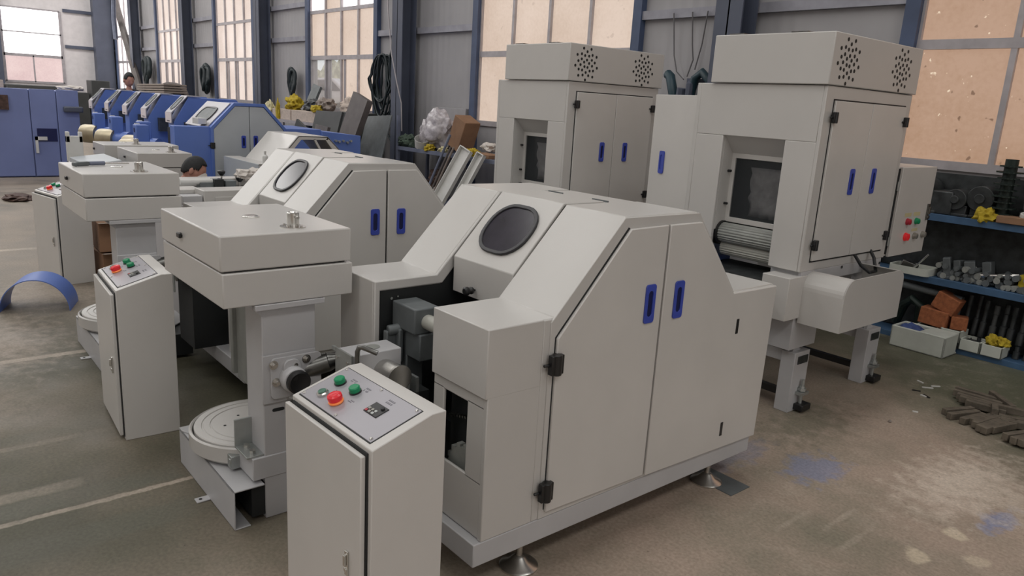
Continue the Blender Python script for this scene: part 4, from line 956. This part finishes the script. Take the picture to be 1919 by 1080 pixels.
# lower shelf: upright rollers, tubs, orange bricks
for i in range(18):
    x = -2.02 + i * .062; r = rnd.uniform(.018, .026); h = rnd.uniform(.33, .42)
    o = MB(); pr = [(r, 0), (r, .05), (r * .7, .055), (r * .7, .09), (r * 1.1, .10), (r * 1.1, h * .55), (r * .75, h * .57), (r * .75, h * .8), (r, h * .82), (r, h)]
    o.lathe(pr, (0, 0, 0), (0, .12, 1), 14); o = o.build('machine_roller', 'oxide' if i % 4 else 'darkpanel', loc=(x, 6.16 + .02 * (i % 3), .137))
    tag(o, 'dark stepped roller standing upright in the row on the bottom shelf', 'roller', 'rollers on the bottom shelf')
TL = ['white foam tub under the orange bricks', 'white tub right of the orange bricks', 'white tub in the middle of the bottom shelf', 'white tub holding yellow gloves on the bottom shelf']
for i, (x, w) in enumerate(((-2.12, .15), (-1.955, .14), (-1.815, .14), (-1.672, .14))):
    t = thing('foam_tub', TL[i], 'tub', (x, 5.99, .139 if i > 1 else .184), 0, 'white foam tubs on the bottom shelf'); h = .085 if i else .07
    o = MB(); o.box(-w / 2, w / 2, -.07, .09, 0, .008); o.box(-w / 2, w / 2, -.07, -.06, 0, h); o.box(-w / 2, w / 2, .08, .09, 0, h); o.box(-w / 2, -w / 2 + .01, -.07, .09, 0, h); o.box(w / 2 - .01, w / 2, -.07, .09, 0, h)
    o.build('tub_body', 'foam', t, .003)
    MB().box(-w / 2 + .012, w / 2 - .012, -.058, .078, .008, h * .75).build('tub_filling', 'oxide', t)
tag(MB().box(-2.20, -1.89, 5.92, 6.09, .138, .183).build('dark_plank', 'oxide'), 'dark plank under the two left white tubs on the bottom shelf', 'plank')
for i, (c, s, q) in enumerate((((-2.10, 6.0, .275), (.20, .12, .125), qrot('Y', 4)), ((-2.05, 6.05, .395), (.17, .12, .13), qrot('Y', 20)), ((-1.955, 6.06, .265), (.11, .10, .10), qrot('Z', 20)))):
    o = MB(); o.obox((0, 0, 0), s, q); o = o.build('foam_brick', 'sponge', loc=(c[0], c[1], c[2] + .046), bevel=.006); tag(o, ['orange brick lying on the white tub', 'tilted reddish brick on top of the orange one', 'small orange brick behind, right of the others'][i], 'brick', 'orange bricks')
for i, (x, y, r) in enumerate(((-1.70, 6.0, .04), (-1.635, 6.02, .045))): tag(MB().blob((x, y, .245), (r, r * .9, .035 + .015 * (i == 0)), i + 8, .5, 3, 2.5).build('yellow_glove', 'yellow'), ['yellow glove heaped in the rightmost white tub', 'second yellow glove over the edge of the rightmost tub'][i], 'glove')
tag(MB().tube([(-2.42, 6.1, .20), (-2.36, 6.05, .36), (-2.30, 6.02, .42), (-2.24, 6.05, .38), (-2.24, 6.08, .2)], .035, 10).build('green_hose', 'gearg'), 'dark green bent hose on the bottom shelf behind the white box', 'hose')
tag(MB().cyl((-2.42, 6.02, .52), (-1.98, 6.1, .475), .026).build('grey_pipe', 'castgrey'), 'grey pipe slung under the middle shelf', 'pipe')
for o in [q for q in COL.objects if q not in before and q.parent is None]:      # set them on the decks of the rack against the wall
    l = o.location; y2 = 6.345 + (l.y - 5.97) * .42; f = y2 / l.y
    o.location = (l.x * f, y2, 1.7 + (l.z - 1.7) * 1.0603); o.scale = (1.05, 1.05, 1.05)
before = None
t = thing('foam_box', 'long white foam box on the floor in front of the blue rack', 'box', (-2.42, 6.04, 0), -.02)
o = MB(); o.box(0, .41, 0, .26, 0, .02); o.box(0, .41, 0, .02, 0, .168); o.box(0, .41, .22, .24, 0, .168); o.box(0, .02, 0, .24, 0, .168); o.box(.39, .41, 0, .24, 0, .168); o.box(.21, .41, 0, .24, .15, .171); o.build('box_body', 'foam', t, .008)
MB().blob((.11, .12, .135), (.085, .09, .05), 3, .3, 3).build('bag_lining', 'bluecl', t)
# upper shelf on the right: gears, castings, cloth
before = set(COL.objects)
t = thing('gear_stack', 'dark green stack of toothed wheels on the top right shelf', 'gear stack', (-1.85, 6.12, 1.088))
o = MB(); o.cyl((0, 0, 0), (0, 0, .44), .042); o.build('arbor', 'gearg', t)
for k in range(9):
    z = .05 + k * .042; r = .085 if k % 2 else .07
    pts = []
    for a in range(48):
        rr = r * (1 if a % 4 < 2 else .90); pts.append((rr * math.cos(2 * PI * a / 48), rr * math.sin(2 * PI * a / 48)))
    MB().prism('z', pts, z, z + .010).build('toothed_wheel', 'gearg', t)
for i, (x, y, w, h) in enumerate(((-2.42, 6.2, .22, .26), (-2.18, 6.25, .16, .20), (-2.03, 6.3, .12, .24), (-1.66, 6.28, .2, .22), (-1.42, 6.2, .2, .2))):
    o = MB(); o.box(-w / 2, w / 2, -.08, .08, 0, h * .4); o.cyl((0, -.10, h * .6), (0, .10, h * .6), h * .38, n=22); o.box(-w / 2 - .02, w / 2 + .02, -.1, .1, 0, .02); o.cyl((0, -.12, h * .6), (0, .12, h * .6), h * .15, n=14)
    tag(o.build('iron_casting', 'oxide', loc=(x, y, 1.088), bevel=.004), ['dark iron casting nearest the electric box on the top shelf', 'second dark casting on the top right shelf', 'small dark casting left of the gear stack', 'dark casting right of the gear stack, by the edge', 'dark casting at the right end of the top shelf'][i], 'casting', 'iron castings')
o = MB(); o.cyl((-2.16, 6.02, 1.09), (-2.16, 6.02, 1.20), .006, n=8); o.tube([(-2.22, 6.02, 1.215), (-2.16, 6.02, 1.22), (-2.08, 6.02, 1.205)], .006); tag(o.build('bent_bracket', 'steel'), 'thin bright bracket standing on the top right shelf', 'bracket')
tag(MB().blob((-1.895, 5.955, 1.12), (.075, .055, .065), 6, .55, 3, 2.).build('yellow_cloth', 'yellow'), 'yellow cloth hanging over the edge of the top shelf', 'cloth')
o = MB(); o.obox((0, 0, 0), (.36, .12, .05), qrot('Z', 3)); tag(o.build('wood_board', 'card', loc=(-1.64, 5.99, 1.115), bevel=.004), 'brown wooden board on the top shelf right of the yellow cloth', 'board')
tag(MB().lathe([(.03, 0), (.034, .01), (.03, .03), (.02, .03), (.02, .006)], (-1.66, 5.98, 1.142), (0, -.3, 1)).build('tape_roll', 'whitep'), 'small pale ring lying on the brown board', 'ring')
for i, x in enumerate((-2.95, -2.5)):
    tag(MB().box(x, x + .3, 6.15, 6.4, 1.087, 1.26).build('dark_box', 'oxide', bevel=.01), ['dark box on the top shelf hidden behind the tall cabinet', 'dark box behind the electric box on the top shelf'][i], 'box')

for o in [q for q in COL.objects if q not in before and q.parent is None]:
    l = o.location; y2 = 6.345 + (l.y - 5.97) * .42; f = y2 / l.y
    o.location = (l.x * f, y2, 1.7 + (l.z - 1.7) * 1.0603); o.scale = (1.05, 1.05, 1.05)
# goods on the middle rack
z = 1.003
def lumps(name, label, cat, m, c, r, seed, amp=.4, f=2.): return tag(MB().blob(c, r, seed, amp, 4, f).build(name, m, smooth=50), label, cat)
lumps('plastic_wrap', 'crumpled clear plastic bag leaning on the big carton', 'plastic bag', 'bag', (-8.98, 6.1, 1.30), (.28, .16, .25), 3, .30, 1.7)
lumps('plastic_wrap', 'smaller clear plastic bag left of the bigger one', 'plastic bag', 'bag', (-9.28, 6.12, 1.22), (.15, .12, .19), 9, .30, 1.7)
o = MB(); o.obox((0, 0, 0), (.27, .26, .44), qrot('Y', 22)); c = o.build('carton', 'card', loc=(-8.50, 6.18, 1.27), bevel=.01); tag(c, 'large brown carton tilted on the middle rack', 'carton')
lumps('green_cloth', 'dark green cloth at the left end of the middle rack', 'cloth', 'greencl', (-9.72, 6.05, 1.08), (.16, .14, .10), 4)
lumps('blue_bag', 'blue bag behind the white tubs on the middle rack', 'bag', 'bluecl', (-9.45, 6.22, 1.15), (.16, .12, .12), 5, .3)
lumps('yellow_glove', 'yellow glove hanging off the middle rack by the clear bags', 'glove', 'yellow', (-9.02, 5.97, 1.03), (.09, .07, .06), 6, .5)
lumps('yellow_glove', 'yellow glove right of the big carton, near the tall cabinet', 'glove', 'yellow', (-8.06, 6.0, 1.04), (.11, .08, .06), 7, .5)
lumps('white_rag', 'pale rag right of the big carton on the middle rack', 'rag', 'whitecl', (-7.92, 6.2, 1.13), (.16, .08, .06), 8, .4)
lumps('work_glove', 'pale yellow glove at the foot of the big carton', 'glove', 'yellow_lbl', (-8.68, 5.98, 1.035), (.08, .06, .04), 10, .5)
o = MB(); o.lathe([(.07, 0), (.10, .02), (.11, .15), (.105, .15), (.09, .02)], (0, 0, 0), (.5, -.3, 1)); tag(o.build('white_tub', 'whitep', loc=(-9.3, 6.02, 1.02)), 'white plastic tub lying in front of the blue bag', 'tub')
o = MB(); o.tube([(-9.85, 6.0, 1.03), (-9.70, 5.98, 1.05), (-9.58, 6.0, 1.035), (-9.45, 5.98, 1.05)], .04, 8); tag(o.build('fabric_strip', 'greencl'), 'grey fabric strip along the front edge of the middle rack', 'cloth')
o = MB(); o.obox((0, 0, 0), (.3, .2, .05), qrot('Y', 3)); tag(o.build('wood_block', 'card', loc=(-7.75, 6.03, 1.035), bevel=.004), 'flat brown block on the middle rack by the tall cabinet', 'block')
for i, (x, y, zz, rr, m) in enumerate(((-9.3, 6.15, .42, (.2, .12, .12), 'rust'), (-9.0, 6.1, .38, (.14, .12, .09), 'whitecl'), (-9.1, 6.2, .62, (.13, .12, .1), 'rust'), (-7.4, 6.15, .40, (.2, .14, .1), 'greencl'))):
    lumps('scrap_bundle', ['rusty bundle on the lower deck of the middle rack', 'white bundle on the lower deck of the middle rack', 'brown bundle heaped highest on the lower deck', 'greenish bundle on the lower deck near the tall cabinet'][i], 'bundle', m, (x, y, zz), rr, 20 + i)
tag(MB().box(-9.78, -8.92, 6.5, 6.56, 1.42, 1.60).build('ledge_board', 'wall', bevel=.004), 'grey board on the wall above the plastic bags', 'board')
tag(MB().box(-9.7, -9.0, 6.3, 6.5, 1.003, 1.36).build('brown_crate', 'rust', bevel=.01), 'dark brown crate behind the plastic bags', 'crate')

# long things leaning in front of the middle rack
def lean(name, label, cat, m, p0, p1, w, th, group=None, tray=False):
    a, b = Vector(p0), Vector(p1); d = (b - a).normalized(); s = d.cross(Vector((0, 1, 0))).normalized(); nrm = s.cross(d)
    o = MB()
    if not tray:
        o.plate([a - s * w / 2, a + s * w / 2, b + s * w / 2, b - s * w / 2], nrm * th)
    else:
        o.plate([a - s * w / 2, a + s * w / 2, b + s * w / 2, b - s * w / 2], nrm * .004)
        for e0, e1 in ((-w / 2, -w / 2 + .012), (w / 2 - .012, w / 2)): o.plate([a + s * e0, a + s * e1, b + s * e1, b + s * e0], nrm * -th)
        o.plate([b - s * w / 2, b + s * w / 2, b + s * w / 2 - d * .012, b - s * w / 2 - d * .012], nrm * -th)
    return tag(o.build(name, m, bevel=.002), label, cat, group)
for i, (x, m, w, zt) in enumerate(((-8.84, 'rackg', .035, 1.26), (-8.76, 'brownpanel', .03, 1.10), (-8.69, 'tan', .03, 1.10))):
    tag(MB().tube([(x, 5.62, .02), (x + .40 * zt / 1.15, 5.885, zt)], w / 2, 8).build('long_rod', m), ['tall grey rod leaning on the middle rack', 'brown rod leaning right of the grey rod', 'tan rod leaning beside the white sheet trays'][i], 'rod', 'rods leaning on the rack')
lean('sheet_tray', 'wide white sheet metal tray leaning on the middle rack', 'sheet tray', 'whitep', (-8.30, 5.42, .0), (-7.96, 5.86, 1.10), .24, .05, 'white sheet trays', True)
lean('sheet_tray', 'narrow white sheet metal tray leaning right of the wide one', 'sheet tray', 'whitep', (-7.95, 5.45, .0), (-7.66, 5.88, 1.06), .15, .05, 'white sheet trays', True)
# boards behind the second machine
lean('leaning_board', 'tall brown-grey board leaning before the window', 'board', 'brownpanel', (-10.75, 5.15, .0), (-10.28, 5.55, 1.70), .45, .10)
lean('leaning_board', 'dark board leaning left of the tall brown one', 'board', 'darkpanel', (-11.4, 5.3, .35), (-11.42, 5.6, 1.43), .92, .04)
lean('leaning_board', 'wide dark board standing low behind the blue machine side', 'board', 'darkpanel', (-12.0, 5.15, .0), (-11.6, 5.32, 1.12), .9, .04)
lean('leaning_board', 'smaller brown board in front of the dark one', 'board', 'brownpanel', (-11.0, 5.05, .2), (-10.95, 5.25, 1.22), .42, .05)
lean('leaning_board', 'big grey-green sheet leaning on the steel column', 'board', 'castgrey', (-10.2, 5.45, .0), (-10.3, 5.88, 1.42), .75, .02)
lean('leaning_board', 'grey slab standing on the window bench by the yellow bag', 'board', 'castgrey', (-13.85, 6.3, 1.30), (-13.75, 6.5, 1.85), .30, .05)
# bench with pale crates under the far windows
t = thing('work_bench', 'grey steel bench with pale crates under the fourth window', 'bench', (-15.0, 5.9, 0))
MB().box(0, 3.0, 0, .6, 1.13, 1.18).build('bench_top', 'alu', t)
for x in (.3, 1.0, 1.7, 2.4, 2.95): MB().box(x, x + .04, 0, .04, 0, 1.13).build('leg', 'alu', t)
for i in range(5): tag(MB().box(-14.55 + i * .48, -14.3 + i * .48, 6.15, 6.4, .3, .95 + .05 * (i % 2)).build('metal_drum_box', 'castgrey', bevel=.02), 'grey box under the bench by the fourth window', 'box', 'boxes under the bench')
MBX = ['left pale wooden crate on the bench under the window', 'right pale wooden crate on the bench, longer than the left']
for i, (a, b) in enumerate(((-14.6, -13.75), (-13.7, -12.65))): tag(MB().box(a, b, 5.96, 6.35, 1.18, 1.37).build('pale_crate', 'woodl', bevel=.006), MBX[i], 'crate', 'pale crates on the bench')
lumps('yellow_bag', 'yellow bag on top of the left pale crate', 'bag', 'yellow', (-14.0, 6.15, 1.47), (.20, .14, .14), 12, .5)
lumps('yellow_strap', 'yellow cloth hanging over the front of the left crate', 'cloth', 'yellow', (-14.28, 5.94, 1.30), (.07, .03, .22), 13, .4)
lumps('yellow_strap', 'yellow cloth at the left edge of the bench', 'cloth', 'yellow_lbl', (-14.75, 5.98, 1.35), (.13, .06, .16), 14, .5)
lumps('dark_motor', 'dark motor on the right crate before the window', 'motor', 'oxide', (-13.25, 6.2, 1.48), (.26, .14, .11), 15, .35)
lumps('crumpled_paper', 'crumpled tan paper on the right pale crate', 'paper', 'tan', (-12.75, 6.2, 1.50), (.24, .14, .12), 16, .4)
lumps('yellow_packet', 'small yellow packet at the end of the right crate', 'packet', 'yellow', (-12.72, 6.0, 1.42), (.14, .08, .07), 17, .4)
lumps('pale_bundle', 'pale paper bundle against the clear panes', 'bundle', 'woodl', (-12.0, 6.3, 1.50), (.28, .12, .14), 18, .4)
tag(MB().box(-11.95, -11.3, 6.0, 6.5, .0, 1.42).build('dark_cabinet', 'darkpanel', bevel=.01), 'dark cabinet below the clear window panes', 'cabinet')

# coiled hoses and wires on the wall
def coil(name, label, x, y, zt, zb, w, n, r, m, sd):
    q = random.Random(sd); t = thing(name, label, 'hose', (x, y, zb))
    for k in range(n):
        dx = q.uniform(-.08, .08); ww = w * q.uniform(.45, 1.15); b = q.uniform(0, .45) * (zt - zb); tp = q.uniform(-.06, .04); yy = q.uniform(-.05, .05)
        pts = [(dx + ww / 2 * math.sin(2 * PI * a / 28) * (1.0 if math.cos(2 * PI * a / 28) < 0 else .75), yy + .02 * math.sin(4 * PI * a / 28), (zt - zb + tp + b) / 2 + (zt - zb + tp - b) / 2 * math.cos(2 * PI * a / 28)) for a in range(28)]
        MB().tube(pts, r * q.uniform(.8, 1.2), 8, True).build('hose_loop', m, t, smooth=80)
    return t
coil('hose_coil', 'big coil of dark hose hanging on the wall right of the clear panes', -11.15, 6.42, 2.36, 1.28, .78, 11, .017, 'hose', 1)
coil('hose_coil', 'narrow loop of dark cable hanging beside the steel column', -10.72, 6.32, 2.40, 1.66, .20, 3, .02, 'hose', 2)
coil('hose_coil', 'dark cable loops hanging right of the third window', -14.75, 6.42, 2.16, 1.50, .30, 5, .03, 'hose', 3)
coil('hose_coil', 'dark cable bundle hanging on the wall in the far bay', -20.0, 6.45, 2.2, 1.5, .45, 5, .05, 'hose', 4)
coil('hose_coil', 'farthest dark cable bundle hanging by a steel column', -25.2, 6.4, 2.4, 1.6, .6, 5, .06, 'hose', 5)
t = thing('wall_box', 'small grey switch box on the wall beside the hose coil', 'switch box', (-10.62, 6.48, 1.32)); MB().box(-.10, .10, 0, .1, 0, .34).build('box_body', 'alu', t, .004); MB().box(.01, .09, -.03, 0, .02, .32).build('box_cover', 'castgrey', t, .003)
o = MB(); o.tube([(-10.62, 6.5, 1.32), (-10.6, 6.45, 1.1), (-10.75, 6.4, .95), (-10.95, 6.4, 1.15), (-10.85, 6.42, 1.35)], .018, 8); tag(o.build('loose_cable', 'hose'), 'loose dark cable drooping below the switch box', 'cable')
t = thing('hose_hook', 'dark blue-green hose looped over a wall hook behind the tall cabinets', 'hose', (-4.95, 6.45, 1.2))
o = MB(); o.tube([(-.32, 0, .90), (-.27, -.02, .88), (-.20, -.03, .70), (-.17, 0, .2)], .05, 10); o.tube([(-.02, 0, .2), (.02, -.02, .72), (.05, -.02, .86), (.13, -.02, .92), (.22, -.01, .84), (.27, 0, .62), (.28, 0, .2)], .045, 10); o.tube([(.38, 0, .2), (.40, 0, .66), (.46, 0, .88), (.52, 0, .80), (.54, 0, .2)], .05, 10); o.build('hose_loop', 'hoseg', t, smooth=80)
o = MB(); o.tube([(-.02, .05, .84), (.02, -.05, .80), (.02, -.08, .2)], .04, 8); o.tube([(-.12, .02, .2), (-.10, -.04, .6), (-.08, -.05, .76)], .05, 8); o.box(-.05, .07, -.02, .12, .80, .86); o.build('wall_hook', 'column', t)
for i, pts in enumerate(([(-5.33, 6.52, 2.72), (-5.28, 6.53, 2.3), (-5.2, 6.5, 2.13), (-5.06, 6.45, 2.05)], [(-5.09, 6.52, 2.72), (-5.05, 6.52, 2.40), (-5.02, 6.52, 2.25), (-5.06, 6.5, 2.08)], [(-4.90, 6.52, 2.72), (-4.93, 6.52, 2.4), (-4.97, 6.5, 2.15)])):
    tag(MB().tube(pts, .007, 6).build('hanging_wire', 'wire'), ['thin wire slanting to the hose hook, leftmost', 'middle thin wire dropping from the rail to the hose hook', 'right thin wire dropping from the rail to the hose loop'][i], 'wire', 'wires above the hose hook')
tag(MB().tube([(-10.75, 6.22, 4.0), (-10.66, 6.22, 3.0), (-10.5, 6.2, 2.35), (-10.35, 6.22, 1.9), (-10.25, 6.24, 1.62), (-10.22, 6.24, 1.2)], .010, 6).build('column_wire', 'alu'), 'thin pale wire running down the big steel column', 'wire')
tag(MB().tube([(-28.4, 6.3, 4.6), (-27.0, 6.3, 3.0), (-25.55, 6.3, 1.3)], .10, 10).build('slanted_pipe', 'brownpanel'), 'slanting pipe brace before the farthest window', 'pipe')
tag(MB().tube([(-27.0, 6.05, 7.55), (-27.0, 6.05, 4.9), (-27.3, 6.05, 3.6), (-27.2, 6.05, 3.0)], .07, 8).build('duct', 'rackg'), 'bent grey duct above the slanting pipe', 'duct')
# far end of the hall
for i, (y0, y1, h, d) in enumerate(((1.2, 3.0, 1.42, .8), (3.05, 4.7, 1.45, .9), (4.75, 5.3, 1.30, .6), (5.35, 5.9, 1.70, .7))):
    tag(MB().box(-28.4, -28.4 + d, y0, y1, 0, h).build('dark_crate', 'darkpanel', bevel=.02), ['dark crate below the bright end window, left', 'dark crate below the bright end window, right', 'low dark crate right of the end window', 'tall dark crate at the far hall corner'][i], 'crate', 'dark crates at the end wall')
o = MB()
for k in range(4): o.obox((0, 0, .05 + k * .055), (2.3, .5, .04), qrot('Y', -1))
t = tag(o.build('board_stack', 'tan', loc=(-19.7, 5.3, 1.46), bevel=.005), 'stack of tan boards behind the blue drafting heads', 'board stack')
tag(MB().prism('y', [(1.15 * math.cos(PI * k / 14), .30 * math.sin(PI * k / 14)) for k in range(15)], -.05, .05).build('round_board', 'brownpanel', loc=(-19.9, 5.6, 1.46)), 'rounded dull board standing behind the tan board stack', 'board')
tag(MB().box(-21.2, -18.2, 5.0, 5.8, 0, 1.455).build('stack_table', 'darkpanel', bevel=.01), 'dark table carrying the tan board stack', 'table')

# ------------------------------------------------------------------ wood offcuts and litter on the floor
rnd = random.Random(4)
G = 'flat wood strips in the pile on the floor'
strips = []
for k in range(7): strips.append((-1.50 + .012 * k + .018 * k, 4.78 + .0 * k, .022, 1.02 + rnd.uniform(-.04, .04), .34))          # front fan of strips
L1 = [(-1.575, 4.86, .015, 1.15, .22), (-1.53, 4.82, .015, 1.2, .24), (-1.47, 4.80, .016, 1.35, .22), (-1.43, 4.86, .015, 1.38, .26), (-1.40, 4.83, .02, 1.40, .30), (-1.365, 4.80, .02, 1.42, .32), (-1.335, 4.79, .02, 1.42, .32),
      (-1.30, 4.84, .018, 1.30, .30), (-1.48, 5.02, .03, .10, .22), (-1.51, 5.06, .03, .08, .26), (-1.54, 5.10, .03, .07, .26), (-1.57, 5.15, .03, .05, .28), (-1.585, 5.22, .03, .03, .28), (-1.42, 4.98, .05, 1.9, .12),
      (-1.45, 5.20, .045, 2.35, .26), (-1.24, 4.92, .02, .35, .24), (-1.27, 4.98, .02, .32, .24), (-1.20, 4.76, .022, 1.2, .28), (-1.16, 4.74, .022, 1.25, .28), (-1.125, 4.74, .022, 1.28, .28), (-1.09, 4.76, .03, 1.3, .26), (-1.05, 4.84, .03, .5, .26), (-1.02, 4.60, .02, 1.0, .10), (-1.34, 5.06, .045, .25, .25)]
for i, (x, y, zz, a, ln) in enumerate(L1):
    o = MB(); o.box(-ln / 2, ln / 2, -.018, .018, 0, .040); o = o.build('wood_strip', 'wood', loc=(x + .08, y + .07, zz - .014 + .0004 * i), bevel=.003); o.rotation_euler = (0, 0, a); tag(o, 'weathered wood strip in the loose pile on the floor at right', 'wood strip', G)
for i, (x, y, a, ln, m) in enumerate(((-1.82, 5.12, .5, .05, 'black'), (-1.735, 5.07, -.6, .06, 'black'), (-1.75, 5.06, -.2, .04, 'whitep'), (-1.80, 5.25, .7, .07, 'whitep'), (-1.78, 5.33, .9, .06, 'whitep'), (-1.88, 5.33, -.4, .05, 'whitep'), (-1.60, 5.28, .2, .10, 'whitep'), (-1.66, 4.72, .6, .03, 'whitep'))):
    o = MB(); o.box(-ln / 2, ln / 2, -.006, .006, 0, .006); o = o.build('floor_scrap', m, loc=(x, y, 0)); o.rotation_euler = (0, 0, a)
    tag(o, 'small %s scrap on the floor near the wood strips' % ('black' if m == 'black' else 'white'), 'scrap', 'black floor scraps' if m == 'black' else 'white floor scraps')
tag(MB().blob((-1.676, 4.408, .008), (.010, .009, .009), 2, .3, 2).build('pebble', 'tan'), 'tiny pale pebble alone on the brown floor', 'pebble')
tag(MB().box(-1.96, -1.70, 2.84, 2.99, 0, .004).build('floor_plate', 'castgrey'), 'thin grey plate under the far levelling foot of the front machine', 'plate')

# ------------------------------------------------------------------ light and camera
def area(name, loc, sx, sy, power, rot=(0, 0, 0), col=(1, 1, 1)):
    l = bpy.data.lights.new(name, 'AREA'); l.shape = 'RECTANGLE'; l.size = sx; l.size_y = sy; l.energy = power; l.color = col
    o = bpy.data.objects.new(name, l); COL.objects.link(o); o.location = loc; o.rotation_euler = rot; return o
for i, x in enumerate((3.5, -2.5, -8.5, -14.5, -20.5, -26.5)):
    area('skylight', (x, -1.0, ZC - .05), 1.6, 13.0, (255, 255, 255, 330, 520, 620)[i], col=(1, .985, .96))
area('rear_fill_light', (XR - .05, 1.0, 2.3), 9.0, 4.0, 85, (0, PI / 2, 0), (1, .985, .97))  # added fill from behind the camera; the wall has no doorway
area('side_fill_light', (-3.0, YF + .05, 3.0), 22.0, 3.0, 12, (PI / 2, 0, 0), (.98, .99, 1))  # added weak fill for the side faces; the wall has no windows
W = bpy.data.worlds.new('World'); SC.world = W; W.use_nodes = True
bg = W.node_tree.nodes['Background']; bg.inputs['Color'].default_value = (.95, .97, 1, 1); bg.inputs['Strength'].default_value = 1.3

cam = bpy.data.cameras.new('camera'); co = bpy.data.objects.new('camera', cam); COL.objects.link(co); SC.camera = co
cam.sensor_width = 36; cam.sensor_fit = 'HORIZONTAL'; cam.lens = 1398.44 / 1919 * 36; cam.clip_start = .05; cam.clip_end = 200
yaw, pit, rol = math.radians(-49.694), math.radians(13.8046), math.radians(3.3056)
fw = Vector((math.sin(yaw) * math.cos(pit), math.cos(yaw) * math.cos(pit), -math.sin(pit))); rt = Vector((math.cos(yaw), -math.sin(yaw), 0)); up = rt.cross(fw)
r2 = rt * math.cos(rol) + up * math.sin(rol); u2 = up * math.cos(rol) - rt * math.sin(rol)
co.matrix_world = Matrix(((r2.x, u2.x, -fw.x, 0), (r2.y, u2.y, -fw.y, 0), (r2.z, u2.z, -fw.z, 1.7), (0, 0, 0, 1)))
vs = SC.view_settings; vs.view_transform = 'Standard'; vs.look = 'None'; vs.gamma = 1; vs.use_curve_mapping = False; vs.exposure = 0.0
